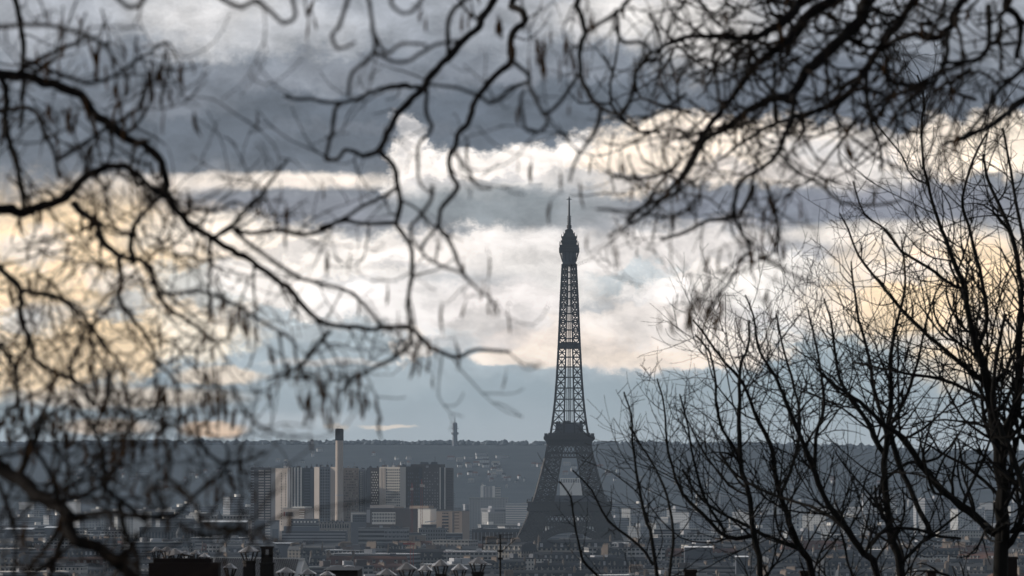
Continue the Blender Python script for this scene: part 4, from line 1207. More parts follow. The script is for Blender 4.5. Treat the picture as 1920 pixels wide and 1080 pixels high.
# ================================================================ near rooftops with chimney pots
def near_roofs():
    d = 92.0; s = d / F
    z = lambda y, dd=d: P(0, y, dd).z
    X = lambda px, dd=d: (px - 960) * dd / F
    g = ground_z(0, d)
    root = empty('rooftop_building', (0, d, 0), 0, 'dark near building whose chimney pots with zinc caps line the bottom', 'apartment building')
    zr = z(1112)
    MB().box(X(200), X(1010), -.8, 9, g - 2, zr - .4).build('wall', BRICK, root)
    roof = MB().box(X(196), X(1014), -1.0, 9.2, zr - .395, zr).build('roof', ZINC, root)
    def stack(x0, x1, ytop, m=BRICK, y0=-.3, y1=.5):
        o = MB().box(X(x0), X(x1), y0, y1, zr + .002, z(ytop)).build('chimney_stack', m, root)
        return o
    def cap(px, ypeak, yrim, wpx, yfoot, potw, dy=0.0, parent=None, tilt=0.0):
        """conical zinc hat on thin legs above a clay pot"""
        par = parent or root
        o = MB(); zt, zm, zf = z(ypeak), z(yrim), z(yfoot)
        hh = zt - zm
        o.lathe([(.02, hh), (wpx * s * .22, hh * .62), (wpx * s / 2, 0), (wpx * s / 2 * .97, -.012), (wpx * s * .2, hh * .5)], sides=8)
        c = o.build('chimney_cap', CAPM, par, loc=(X(px), dy, zm), rz=rngc.uniform(0, .8)); c.rotation_euler[1] = tilt or rngc.uniform(-.06, .06)
        if yfoot > yrim:
            l = MB()
            for q in range(4):
                a = q * math.pi / 2 + .5
                l.beam((math.cos(a) * wpx * s * .42, math.sin(a) * wpx * s * .42, zm), (math.cos(a) * potw * s * .45, math.sin(a) * potw * s * .45, zf), .022)
            l.build('cap_leg', SOOT, par, loc=(X(px), dy, 0))
            MB().lathe([(potw * s * .56, zr + .01), (potw * s * .5, zf - .06), (potw * s * .56, zf - .05), (potw * s * .56, zf)], sides=14).build('chimney_pot', SOOT, par, loc=(X(px), dy, 0))
    rngc = random.Random(4)
    # big brick stack on the left with crowded caps
    st = stack(282, 412, 1055); stack(290, 398, 1047, BRICK, -.2, .35)
    for (px, yp, yr, w, yf, pw, dy) in ((294, 1025, 1032, 22, 1046, 12, 0), (314, 1024, 1033, 30, 1047, 14, .1), (331, 1028, 1038, 34, 1048, 14, -.1), (349, 1033, 1041, 30, 1050, 14, .15), (366, 1032, 1039, 22, 1048, 12, .3), (384, 1038, 1044, 26, 1050, 12, .05)):
        cap(px, yp, yr, w, yf, pw, dy, None, rngc.uniform(-.25, .25))
    cap(468, 1023, 1034, 44, 1051, 23); cap(430, 1057, 1066, 30, 1083, 12, .4)
    # square terracotta pot with flared head and a round hole
    sq = MB(); X0 = X(501.5); w = 11 * s
    sq.squares([(w * 1.15, zr + .01), (w * 1.15, z(1058)), (w * 1.3, z(1057.5)), (w * 1.3, z(1055.5)), (w, z(1054.5)), (w * .98, z(1044))], 0, 0)
    hd = MB()
    for (i, j) in ((-1, -1), (1, -1), (1, 1), (-1, 1)):
        hd.box(*(sorted((i * w * .97, i * w * .32))), *(sorted((j * w * .97, j * w * .32))), z(1044), z(1030))
    hd.squares([(w * .98, z(1030)), (w, z(1028)), (w * 1.18, z(1027)), (w * 1.18, z(1024.5))])
    hd.box(-w * .97, w * .97, -w * .97, w * .97, z(1044), z(1040))
    p = sq.build('chimney_pot', SOOT, root, loc=(X0, 0, 0)); hd.build('chimney_head', SOOT, p)
    for a in ((536, 1064, 1074, 40, 1090, 20, .2), (577, 1067, 1076, 36, 1092, 18, 0), (614, 1071, 1079, 32, 1094, 16, .2), (725, 1066, 1078, 42, 1092, 22, 0), (762, 1055, 1067, 42, 1080, 22, .1), (797, 1060, 1070, 30, 1084, 16, .3),
              (827, 1049, 1060, 36, 1076, 20, 0), (862, 1057, 1068, 34, 1082, 18, .2), (896, 1045, 1056, 40, 1072, 22, 0)):
        cap(*a)
    # aerial mast
    t = empty('roof_aerial', (X(938), d + .3, zr), 0, 'thin rooftop mast with cross bars and small dish at bottom centre', 'aerial')
    q = lambda y: z(y) - zr
    MB().tube([(0, 0, 0), (0, 0, q(1002))], [.022, .015], 6).build('pole', SOOT, t)
    for (y, a, b) in ((1008, -33, 5), (1011, -33, 26), (1004, -10, 24), (1020, -33, 12)):
        MB().beam((a * s, 0, q(y)), (b * s, 0, q(y - 1)), .012).build('cross_bar', SOOT, t)
    MB().beam((-33 * s, 0, q(1006)), (-33 * s, 0, q(1032)), .012).build('cross_bar', SOOT, t)
    MB().beam((2 * s, 0, q(1036)), (28 * s, .2, q(1012)), .012).build('cross_bar', SOOT, t)
    MB().lathe([(.02, q(1036)), (.05, q(1034.5)), (.075, q(1032.2)), (.07, q(1032))], sides=12).build('dish', SOOT, t)
    MB().box(-.05, .05, -.03, .03, q(1050), q(1046)).build('bracket', SOOT, t)
    # ribbed zinc roof behind the pots, its lit paleness put into the colour
    d2 = 135.0; s2 = d2 / F; zz = lambda y: P(0, y, d2).z; g2 = ground_z(0, d2)
    r = empty('zinc_roofed_house', (P(470, 861, d2).x, d2, 0), 0, 'near house with pale ribbed zinc roof and bright ridge behind chimney pots', 'house')
    hw = 78 * s2
    MB().box(-hw, hw, 0, 8, g2 - 2, zz(1090)).build('wall', CHIM, r)
    m = MB(); n = 0
    m.v += [(-hw - .2, -.3, zz(1090)), (hw + .2, -.3, zz(1090)), (hw + .2, 3.6, zz(1055)), (-hw - .2, 3.6, zz(1052.5)), (hw + .2, 8.3, zz(1088)), (-hw - .2, 8.3, zz(1088))]
    m.f += [(0, 1, 2, 3), (3, 2, 4, 5), (1, 4, 2), (0, 3, 5), (0, 5, 4, 1)]
    rf = m.build('roof', mat('lit_zinc', (.36, .35, .34), .35, .4, .2, 1.0), r)
    rb = MB()
    for k in range(40):
        x = -hw + 2 * hw * k / 39
        zt = zz(1055) + (zz(1052.5) - zz(1055)) * (hw - x) / (2 * hw)
        rb.beam((x, -.3, zz(1090) + .02), (x, 3.58, zt + .01), .04)
    rb.build('standing_seam', ZINC, rf)
    MB().beam((-hw - .2, 3.6, zz(1052.3)), (hw + .2, 3.6, zz(1054.8)), .1).build('ridge', mat('lit_ridge_zinc', (.6, .58, .55), .3, .5, .1, 1.0), r)  # paler than the roof: the lit ridge line is painted in
    d3 = 170.0; s3 = d3 / F; z3 = lambda y: P(0, y, d3).z; g3 = ground_z(0, d3)
    r = empty('pavilion_roofed_house', (P(640, 861, d3).x, d3, 0), 0, 'house with low pale hipped roof and lit finial among zinc caps', 'house')
    hw = 34 * s3
    MB().box(-hw * .9, hw * .9, 0, 5, g3 - 2, z3(1069)).build('wall', SOOT, r)
    m = MB().frustum(-hw, hw, -.3, 5.3, z3(1069) + .004, hw * .7, 2.4, z3(1063)); ro = m.build('roof', ZINC, r)
    MB().lathe([(.28, z3(1067)), (.18, z3(1063.2)), (.03, z3(1061.5))], sides=8).build('roof_vent', CAPM, ro, loc=(.2, 1.6, 0))
    # dark chimneys at the foot of the right trees
    d4 = 100.0; z4 = lambda y: P(0, y, d4).z; g4 = ground_z(0, d4); X4 = lambda px: (px - 960) * d4 / F
    r = empty('dark_rooftop_building', (0, d4, 0), 0, 'dark building with square chimneys poking up behind right tree trunks', 'apartment building')
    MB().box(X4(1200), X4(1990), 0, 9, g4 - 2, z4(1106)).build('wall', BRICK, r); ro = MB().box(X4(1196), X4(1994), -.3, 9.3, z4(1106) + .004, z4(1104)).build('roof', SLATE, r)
    for (a, b, y) in ((1284, 1306, 1073), (1502, 1520, 1075), (1740, 1756, 1075), (1884, 1908, 1049)):
        MB().box(X4(a), X4(b), .2, .6, z4(1104) + .003, z4(y)).frustum(X4(a) - .03, X4(b) + .03, .17, .63, z4(y) + .001, .02, .02, z4(y) + .05).build('chimney', BRICK, ro)
near_roofs()

# ================================================================ bare trees
def catmull(pts, n):
    out = []
    m = len(pts)
    for i in range(m - 1):
        p0, p1, p2, p3 = pts[max(i - 1, 0)], pts[i], pts[i + 1], pts[min(i + 2, m - 1)]
        for k in range(n):
            t = k / n
            out.append(tuple(.5 * ((2 * b) + (-a + c) * t + (2 * a - 5 * b + 4 * c - d) * t * t + (-a + 3 * b - 3 * c + d) * t ** 3) for a, b, c, d in zip(p0, p1, p2, p3)))
    out.append(tuple(pts[-1]))
    return out


class Tree:
    def __init__(self, name, label, cat, loc, rng, style, bark, twigm, group=None):
        self.root = empty(name, loc, 0, label, cat, group)
        self.o = Vector(loc)
        self.rng, self.style, self.bark, self.twigm = rng, style, bark, twigm
        self.tw = MB()
        self.pods = []
        self.n = 0

    def limb(self, trace, d0, d1, w0, w1, name='limb', twigs=0, tl=(0.14, 0.42), dwob=.25, sides=7, lev=1, k=3, tr=.45, jit=1.0):
        """trace: frame positions along the limb; d0..d1 distance; w0..w1 apparent width."""
        rng = self.rng
        ph = rng.uniform(0, 6.28)
        m = len(trace)
        raw = []
        for i, (x, y) in enumerate(trace):
            t = i / max(1, m - 1)
            d = d0 + (d1 - d0) * t + dwob * math.sin(ph + 4.2 * t)
            w = interp(w0, i) if isinstance(w0, list) else w0 + (w1 - w0) * t
            raw.append(tuple(P(x, y, d)) + (w * .5 * d / F,))
        c = catmull(raw, k)
        pts, rad = [], []
        for i, q in enumerate(c):
            r = q[3] * (1 + rng.uniform(-.08, .12))
            j = jit * r * .35
            pts.append(Vector(q[:3]) + Vector((rng.uniform(-j, j), rng.uniform(-j, j), rng.uniform(-j, j))) - self.o)
            rad.append(max(r, .0012))
        MB().tube(pts, rad, sides).build(name, self.bark, self.root, smooth=True)
        self.n += 1
        if twigs: self.spread(pts, rad, twigs, tl, lev, tr if self.style == 'arch' else .46)
        return pts, rad

    def spread(self, pts, rad, twigs, tl, lev, tr=.45, start=.06):
        rng = self.rng
        L = len(pts) - 1
        for q in range(twigs):
            f = start + (1 - start) * (q + rng.random()) / twigs
            i = min(int(f * L), L - 1)
            a = f * L - i
            p = pts[i].lerp(pts[i + 1], min(1, a))
            ax = (pts[i + 1] - pts[i]).normalized()
            self.twig(p, self.side(ax), rng.uniform(*tl) * (1 if self.style == 'arch' else 1.15 - .48 * f), rad[i] * tr * rng.uniform(.7, 1.2), lev)

    def side(self, ax):
        rng = self.rng
        while True:
            v = Vector((rng.gauss(0, 1), rng.gauss(0, .75), rng.gauss(0, 1)))
            v = v - ax * v.dot(ax)
            if v.length > .3: break
        v.normalize()
        a = rng.uniform(.5, 1.15) if self.style == 'arch' else rng.uniform(.5, 1.25)
        return (ax * math.cos(a) + v * math.sin(a)).normalized()

    def twig(self, p, d, L, r, lev):
        rng = self.rng
        arch = self.style == 'arch'
        n = max(4, int(5 + L * (5 if arch else 2.2)))
        st = L / n
        r = max(r, .0024 if arch else .005)
        curl = Vector((rng.gauss(0, 1), rng.gauss(0, .6), rng.gauss(0, 1))) * (.26 if arch else .10)
        pts, rad = [p.copy()], [r]
        d = d.copy()
        kids = []
        for i in range(n):
            t = (i + 1) / n
            d += curl * (1.0 if arch else 1.0) + Vector((rng.gauss(0, 1), rng.gauss(0, .7), rng.gauss(0, 1))) * (.17 if arch else .10)
            if arch:
                d.z -= .07 if t < .6 else -.10
            else:
                d.z += .11
            d.normalize()
            p = p + d * st * rng.uniform(.8, 1.2)
            pts.append(p.copy())
            rad.append(max(r * (1 - .62 * t) * rng.uniform(.9, 1.2), .0019 if arch else .0037))
            if lev > 0 and i < n - 1 and rng.random() < (.42 if arch else .5):
                kids.append((p.copy(), d.copy(), rad[-1]))
        self.tw.tube(pts, rad, 5 if arch else 4)
        for (kp, kd, kr) in kids:
            self.twig(kp, self.side(kd), L * rng.uniform(.3, .65), kr * .75, lev - 1)
        if arch and rng.random() < self.podp: self.pods.append((pts[-1], 1))
        return pts
    podp = .0

    def finish(self):
        if self.tw.v:
            self.tw.build('crown', self.twigm, self.root, smooth=True)

POD = []
def pod_mesh(seed):
    rng = random.Random(seed)
    m = MB(); n = 7; L = rng.uniform(.07, .10)
    b = rng.uniform(-.012, .012)
    for i in range(n + 1):
        t = i / n
        w = .0085 * math.sin(math.pi * min(1, t * .92 + .05)) ** .6 * (1 + .18 * math.sin(t * 19 + seed))
        tw = t * rng.uniform(.5, 1.2)
        z = -L * t - .012
        cx = b * math.sin(t * 3)
        for s in range(6):
            a = 2 * math.pi * s / 6
            x, y = w * math.cos(a), w * .42 * math.sin(a)
            m.v.append((cx + x * math.cos(tw) - y * math.sin(tw), x * math.sin(tw) + y * math.cos(tw), z))
    for i in range(n):
        for s in range(6):
            q = (s + 1) % 6
            m.f.append((i * 6 + s, i * 6 + q, (i + 1) * 6 + q, (i + 1) * 6 + s))
    m.f.append(tuple(range(6))); m.f.append(tuple(n * 6 + s for s in reversed(range(6))))
    m.tube([(0, 0, 0), (0, 0, -.013)], [.0012, .0012], 4)
    return m
def hang_pods(tree, clusters, rng):
    """clusters: (px, py, distance, how many)"""
    mbs = [pod_mesh(k) for k in range(4)]
    mes = [m.mesh('seed_pod', PODM, True) for m in mbs]
    items = []
    for (px, py, d, n) in clusters:
        c = P(px, py, d) - tree.o
        if n > 2:
            top = c + Vector((rng.uniform(-.02, .02), 0, .05))
            tree.tw.tube([top + Vector((rng.uniform(-.05, .05), 0, .09)), top, c], [.004, .004, .003], 5)
        for k in range(n):
            sp = .03 * math.sqrt(n)
            q = c + Vector((rng.gauss(0, sp), rng.gauss(0, sp), rng.gauss(0, sp * .6)))
            tree.tw.tube([c + Vector((0, 0, .02)), c.lerp(q, .5) + Vector((0, 0, .02)), q], [.0016] * 3, 4)
            items.append(q)
    for p, _ in tree.pods: items.append(p)
    rng.shuffle(items)
    rest = MB()
    for k, q in enumerate(items):
        i = rng.randint(0, 3)
        rx, ry, rz, sc = rng.gauss(0, .14), rng.gauss(0, .14), rng.uniform(0, 6.28), rng.uniform(.55, 1.15)
        if k < 98:
            o = inst('seed_pod', mes[i], tree.root, q, 0, (sc, sc, sc)); o.rotation_euler = (rx, ry, rz)
        else:
            M = Matrix.Translation(q) @ Matrix.Rotation(rx, 4, 'X') @ Matrix.Rotation(ry, 4, 'Y') @ Matrix.Rotation(rz, 4, 'Z') @ Matrix.Scale(sc, 4)
            n = len(rest.v)
            rest.v += [tuple(M @ Vector(v)) for v in mbs[i].v]; rest.f += [tuple(a + n for a in f) for f in mbs[i].f]
    if rest.v:
        tag(rest.build('seed_pods', PODM, tree.root, True), kind='stuff')


def near_trees():
    # ---- left tree: trunk outside the view on the left, limbs reach across
    rng = random.Random(21)
    d = 19.0
    tx = P(-330, 861, d).x
    gz = ground_z(tx, d)
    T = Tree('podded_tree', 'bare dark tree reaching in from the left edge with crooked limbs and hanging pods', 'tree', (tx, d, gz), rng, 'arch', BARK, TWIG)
    T.podp = .09
    tk = [Vector((0, 0, -.3)), Vector((.03, .05, 1.2)), Vector((-.05, .0, 3.2)), Vector((.02, 0, 5.0)), Vector((.1, .1, 6.6)), Vector((.05, .2, 8.2))]
    MB().tube(tk, [.26, .2, .17, .14, .1, .06], 12).build('trunk', BARK, T.root, smooth=True)
    A = lambda *a, **k: T.limb(*a, **k)
    A([(-330, 40), (-180, 90), (0, 137), (43, 143), (100, 160), (150, 177), (173, 207), (207, 237), (233, 258), (267, 270), (290, 290), (307, 317), (313, 360), (333, 397), (363, 423), (397, 447), (433, 467), (473, 490), (513, 520), (547, 547), (573, 580), (613, 608), (657, 612), (700, 617), (767, 613), (807, 650), (860, 670), (893, 655), (957, 660)], 19, 19.6, 21, 6, twigs=22, lev=1)
    A([(-330, 480), (-160, 420), (0, 393), (40, 397), (83, 387), (117, 373), (137, 358), (167, 327), (200, 312), (233, 312), (260, 328), (290, 356), (312, 372)], 18.4, 19.2, 24, 9, twigs=10, lev=1)
    A([(20, -40), (37, 40), (43, 80), (42, 133), (43, 193), (38, 240)], 20.5, 20, 12, 7, twigs=5)
    A([(3, 143), (13, 180), (10, 217), (17, 267), (30, 300), (40, 353), (44, 390)], 19, 19, 14, 11, twigs=5)
    A([(-60, 215), (0, 209), (27, 205), (53, 202), (73, 217), (83, 247), (100, 283), (110, 335)], 19.2, 19.5, 11, 7, twigs=4)
    A([(-80, 60), (0, 50), (67, 45), (133, 57), (177, 73), (207, 97), (212, 125)], 15.5, 15, 10, 6, twigs=4)
    A([(40, 112), (100, 133), (150, 153), (193, 150), (227, 133), (260, 110), (283, 97), (307, 80), (327, 95), (333, 122)], 17.4, 17, 9, 4, twigs=7)
    A([(110, 297), (160, 267), (190, 247), (233, 222), (262, 200), (272, 175), (268, 140)], 17, 17.4, 9, 5, twigs=6)
    A([(133, 378), (157, 400), (180, 417), (187, 443), (207, 467), (230, 483), (260, 487), (283, 503), (290, 533), (307, 567), (333, 590), (360, 607), (400, 640)], 19, 19.4, 15, 6, twigs=10, lev=1)
    A([(223, 485), (227, 527), (222, 560), (240, 587), (267, 620), (287, 653), (293, 680), (317, 700), (340, 735)], 19.2, 19.4, 10, 5, twigs=8, lev=1)
    A([(-60, 470), (0, 503), (20, 523), (40, 543), (37, 577), (43, 613), (60, 643), (67, 677), (107, 700), (150, 720), (175, 760)], 18.6, 19, 14, 7, twigs=12, lev=1)
    A([(42, 545), (87, 553), (113, 560), (130, 573), (157, 593), (180, 623), (193, 643), (213, 667), (227, 683), (232, 720)], 18.6, 19, 11, 5, twigs=8, lev=1)
    A([(397, 447), (430, 427), (457, 397), (483, 373), (500, 350), (520, 322), (540, 300)], 19.2, 18.4, 10, 5, twigs=5)
    A([(430, 427), (467, 437), (520, 433), (567, 440), (607, 430), (640, 413), (680, 420), (742, 418)], 19, 19.6, 8, 8, twigs=4)
    A([(440, 436), (473, 460), (513, 490), (563, 520), (593, 530), (640, 540), (673, 560), (700, 593), (713, 612)], 18, 18.6, 8, 7, twigs=5)
    A([(393, 447), (395, 493), (392, 547), (395, 600)], 18, 18, 8, 6, twigs=3)
    A([(300, 548), (327, 550), (367, 547), (407, 553), (443, 573), (483, 597), (520, 620), (550, 640), (557, 680), (570, 710)], 17, 17, 8, 5, twigs=6)
    A([(620, 620), (603, 637), (587, 660), (560, 687), (533, 700), (500, 712)], 17.5, 17.2, 9, 5, twigs=4)
    A([(250, 490), (245, 450), (258, 412), (290, 375), (298, 350)], 19, 19, 12, 7, twigs=8, lev=1)
    A([(247, 440), (215, 430), (190, 418), (160, 400)], 19, 18.8, 8, 5, twigs=4, lev=1)
    A([(350, 385), (400, 395), (440, 378), (475, 392), (500, 372)], 16, 16, 8, 4, twigs=3)
    # low limbs
    A([(-330, 700), (-150, 800), (0, 873), (50, 913), (100, 943), (127, 970), (133, 1003), (167, 1020), (207, 1043), (240, 1073), (262, 1105)], 18, 18, 30, 22, twigs=12, lev=1)
    A([(133, 968), (167, 965), (213, 960), (250, 968), (283, 968), (320, 967), (347, 950), (362, 930), (395, 905), (430, 880)], 18, 17.6, 13, 6, twigs=8)
    A([(203, 700), (200, 750), (185, 785), (178, 810), (193, 847), (197, 887), (200, 917), (227, 940), (253, 960), (270, 975)], 18, 17.8, 9, 9, twigs=7)
    A([(178, 810), (168, 795), (150, 770), (140, 750), (100, 775), (60, 800), (20, 830)], 18, 18.4, 8, 6, twigs=8, lev=1)
    A([(305, 790), (310, 830), (320, 860), (313, 893), (293, 907), (300, 940), (313, 955)], 15.5, 15.4, 10, 7, twigs=3)
    A([(317, 897), (343, 920), (370, 945), (372, 975), (380, 1010)], 15.5, 15.6, 9, 6, twigs=3)
    A([(435, 720), (455, 765), (495, 805), (545, 820), (580, 818)], 13.5, 13.5, 8, 5, twigs=2)
    A([(0, 640), (30, 700), (35, 760), (60, 830), (90, 880), (110, 945)], 17.4, 17.6, 9, 8, twigs=10, lev=1)
    A([(0, 905), (15, 960), (30, 1010), (25, 1080)], 17, 17, 9, 7, twigs=7, lev=1)
    A([(225, 945), (235, 1000), (255, 1040), (262, 1090)], 18, 18, 13, 8, twigs=5, lev=1)
    A([(370, 815), (390, 850), (420, 868), (470, 860), (500, 845)], 17, 17, 8, 5, twigs=5)
    # twiggy masses hanging in the lower left
    for q in range(84):
        x, y = rng.uniform(-40, 330), rng.uniform(420, 800)
        p = P(x, y, rng.uniform(17, 21)) - T.o
        T.twig(p, Vector((rng.uniform(-.6, .8), rng.uniform(-.4, .4), rng.uniform(-1, .5))).normalized(), rng.uniform(.3, .7), rng.uniform(.0026, .0055), 1)
    for q in range(18):
        x, y = rng.uniform(-20, 330), rng.uniform(60, 330)
        p = P(x, y, rng.uniform(15, 20)) - T.o
        T.twig(p, Vector((rng.uniform(-.6, .8), rng.uniform(-.4, .4), rng.uniform(-1, .3))).normalized(), rng.uniform(.2, .5), rng.uniform(.004, .007), 1)
    for q in range(26):
        x, y = rng.uniform(0, 470), rng.uniform(760, 1060)
        p = P(x, y, rng.uniform(15, 19)) - T.o
        T.twig(p, Vector((rng.uniform(-.6, .8), rng.uniform(-.4, .4), rng.uniform(-1, .3))).normalized(), rng.uniform(.25, .55), rng.uniform(.004, .008), 1)
    cl = [(120, 70, 4), (145, 95, 4), (180, 100, 3), (205, 90, 3), (250, 140, 5), (280, 150, 5), (298, 195, 3), (330, 105, 2), (100, 185, 3), (115, 205, 2), (145, 205, 2), (240, 180, 4), (265, 220, 3), (85, 35, 3),
          (575, 715, 11), (610, 730, 9), (640, 715, 7), (650, 745, 5), (540, 700, 5), (790, 650, 5), (783, 665, 3), (20, 740, 6), (60, 750, 6), (130, 750, 6), (200, 735, 5), (250, 790, 4), (300, 760, 9), (330, 740, 7), (380, 745, 8), (370, 715, 6), (400, 735, 5),
          (215, 825, 3), (235, 830, 3), (410, 585, 4), (430, 600, 4), (460, 590, 3), (490, 630, 1), (360, 770, 5), (420, 700, 3), (100, 800, 4), (30, 830, 4), (430, 905, 4), (380, 880, 3), (270, 870, 3), (517, 390, 1), (770, 620, 4)]
    hang_pods(T, [(x, y, rng.uniform(16.5, 18.5), n) for x, y, n in cl], rng)
    T.finish()

    # ---- right tree: trunk outside the view on the right, canopy arching over the top
    rng = random.Random(33)
    d = 24.0
    tx = P(2420, 861, d).x
    gz = ground_z(tx, d)
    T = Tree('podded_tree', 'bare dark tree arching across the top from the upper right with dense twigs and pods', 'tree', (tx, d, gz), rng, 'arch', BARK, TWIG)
    T.podp = .05
    top = P(2300, -520, d) - T.o
    MB().tube([Vector((0, 0, -.3)), Vector((.04, 0, 1.5)), Vector((0, 0, 4)), Vector((-.1, 0, 6.5)), top * .85 + Vector((0, 0, .5)), top], [.3, .24, .2, .17, .13, .09], 12).build('trunk', BARK, T.root, smooth=True)
    A = lambda *a, **k: T.limb(*a, **k)
    # overhead limbs that feed the hanging branches
    A([(2300, -520), (1900, -560), (1500, -420), (1180, -300), (1000, -140), (927, 0), (907, 27), (897, 50), (873, 73), (840, 107), (813, 137), (787, 170), (750, 210), (727, 250), (712, 283)], 24, 19.5, [(0, 60), (3, 26), (5, 15), (9, 14), (13, 13), (14, 12)], 13, twigs=5, tr=.3)
    A([(712, 283), (737, 313), (746, 353), (750, 387), (743, 417), (753, 437), (773, 470), (772, 520), (765, 560), (767, 607), (773, 643)], 19.5, 19.2, 11, 7, twigs=4)
    A([(773, 643), (740, 670), (700, 690), (657, 713), (640, 735)], 17, 17, 9, 6, twigs=3)
    A([(712, 285), (683, 293), (670, 287), (647, 280), (633, 298), (610, 300)], 19.4, 19.2, 10, 6, twigs=3)
    A([(787, 168), (770, 162), (743, 160), (713, 165), (683, 180), (640, 193), (583, 187), (533, 182)], 19.6, 18.4, 9, 6, twigs=2, jit=2)
    A([(640, 192), (627, 207), (622, 247), (610, 296)], 18.6, 18.6, 9, 7, twigs=1)
    A([(840, 107), (839, 67), (843, 30), (860, 10), (885, -10), (940, -60)], 18.5, 18, 9, 9)
    A([(800, 167), (800, 213), (810, 243), (787, 267), (783, 300), (787, 343), (808, 362)], 18.6, 18, 8, 5, twigs=2)
    A([(1500, -420), (1250, -220), (1050, -90), (960, 0), (973, 17), (987, 37), (963, 60), (957, 87), (958, 113), (940, 133), (907, 167), (887, 200), (877, 230), (857, 253), (853, 277), (840, 300), (847, 327), (857, 353), (832, 383), (822, 420), (840, 447), (860, 493), (873, 520)], 23, 18.4, [(0, 34), (3, 14), (5, 13), (13, 11), (26, 6)], 6, twigs=5, tr=.3)
    A([(853, 287), (880, 323), (897, 350), (922, 353)], 17, 17, 7, 5, twigs=1)
    A([(958, 113), (980, 130), (993, 150), (957, 167), (933, 187), (917, 193), (903, 183), (860, 165), (800, 158)], 18, 17, 9, 6, twigs=2)
    A([(990, 152), (1000, 177), (1017, 210), (1028, 227), (1010, 247), (985, 240), (975, 185), (985, 168)], 17.5, 16.6, 8, 6, twigs=1)
    A([(1020, 213), (1043, 200), (1073, 160), (1083, 140)], 18, 18.4, 8, 7)
    A([(1250, -220), (1120, -80), (1083, 0), (1090, 27), (1097, 60), (1087, 87), (1090, 140), (1100, 170), (1127, 203), (1167, 213), (1187, 170), (1193, 133), (1210, 110), (1222, 98)], 21, 19, [(0, 24), (2, 11), (7, 10), (13, 8)], 9, twigs=5, tr=.4)
    A([(1127, 203), (1120, 240), (1100, 270), (1080, 300), (1068, 340)], 19, 18.6, 9, 5, twigs=2)
    A([(1097, 60), (1127, 43), (1160, 20), (1180, 0), (1230, -60)], 19, 20, 8, 9, twigs=2)
    A([(1155, 18), (1155, 50), (1167, 77), (1207, 80), (1222, 98), (1250, 85), (1280, 75)], 19, 20, 8, 7, twigs=4)
    A([(780, -60), (693, -30), (696, 20), (698, 53), (702, 97), (660, 137), (653, 180)], 16.5, 16.5, 9, 7, twigs=1)
    A([(703, 100), (753, 118), (800, 93), (833, 80), (860, 75)], 16, 16, 8, 7)
    A([(700, 63), (723, 100), (753, 83), (800, 85)], 16, 16, 8, 6)
    A([(780, -50), (733, 0), (757, 25), (783, 13), (800, -20)], 15, 15, 8, 7)
    A([(215, -20), (223, 0), (247, 15), (270, 0), (280, -30)], 15, 15, 9, 8)
    A([(395, -20), (420, 0), (453, 13), (483, 0), (507, 23), (533, 42), (553, 30), (547, -10)], 15.5, 15.5, 9, 8, twigs=1)
    A([(660, -30), (650, 10), (633, 53), (623, 67), (633, 90), (665, 80)], 15.5, 15.5, 9, 6)
    A([(822, 420), (790, 470), (827, 497), (867, 513), (893, 540), (920, 560), (935, 590)], 17.5, 17.5, 7, 4, twigs=3)
    A([(810, 350), (807, 377), (783, 410), (770, 427), (773, 450), (790, 470)], 17, 17, 8, 6)
    A([(745, 353), (707, 373), (673, 390), (640, 413), (600, 425)], 18.5, 18.4, 8, 6, twigs=3)
    # upper right canopy
    A([(2300, -520), (2000, -330), (1780, -160), (1630, 0), (1620, 27), (1590, 63), (1553, 97), (1513, 130), (1487, 177), (1453, 183), (1403, 207), (1363, 240), (1323, 263), (1293, 317), (1275, 345)], 25, 23, [(0, 60), (3, 26), (5, 23), (8, 18), (14, 6)], 8, twigs=30, lev=2, tl=(.18, .55), tr=.4)
    A([(1487, 180), (1487, 213), (1470, 257), (1457, 290), (1427, 317), (1390, 340), (1377, 380), (1380, 417), (1400, 450), (1407, 475)], 23, 22.6, 11, 6, twigs=12)
    A([(2100, -330), (1850, -140), (1717, 0), (1693, 33), (1657, 80), (1627, 123), (1600, 167), (1567, 193), (1533, 207), (1493, 220), (1450, 232), (1400, 262), (1350, 300)], 26, 24, [(0, 46), (2, 16), (5, 14), (7, 12), (12, 5)], 6, twigs=24, lev=2, tl=(.18, .55), tr=.4)
    A([(1625, 128), (1625, 187), (1637, 240), (1653, 287), (1650, 320)], 24, 24, 11, 5, twigs=6)
    A([(1700, -80), (1513, 0), (1487, 23), (1440, 57), (1397, 73), (1347, 67), (1280, 70), (1240, 90)], 24, 22, 22, 7, twigs=26, lev=2, tl=(.18, .55))
    A([(1640, -40), (1527, 20), (1487, 67), (1447, 100), (1407, 133), (1380, 173), (1347, 213), (1313, 260), (1293, 307), (1260, 350), (1220, 395), (1180, 420)], 24.5, 23, 20, 5, twigs=30, lev=2, tl=(.18, .55))
    A([(2050, -200), (1807, 0), (1787, 47), (1753, 73), (1717, 63), (1680, 75), (1640, 100)], 25, 25, [(0, 40), (1, 15), (5, 9)], 9, twigs=18, lev=2, tl=(.18, .55), tr=.3)
    A([(1777, 63), (1773, 110), (1757, 143), (1733, 160), (1673, 153), (1657, 130)], 24, 23, 10, 8, twigs=4)
    A([(1853, 10), (1853, 80), (1840, 107), (1793, 117), (1760, 120)], 23, 22, 12, 8, twigs=5)
    A([(2000, -120), (1887, 0), (1907, 27), (1913, 67), (1905, 110)], 23, 23, 18, 9, twigs=8, lev=2, tl=(.18, .55))
    A([(2060, 140), (1920, 187), (1890, 213), (1847, 240), (1813, 257), (1770, 270)], 26, 25, [(0, 30), (1, 15), (5, 6)], 7, twigs=14, lev=2, tl=(.18, .55), tr=.35)
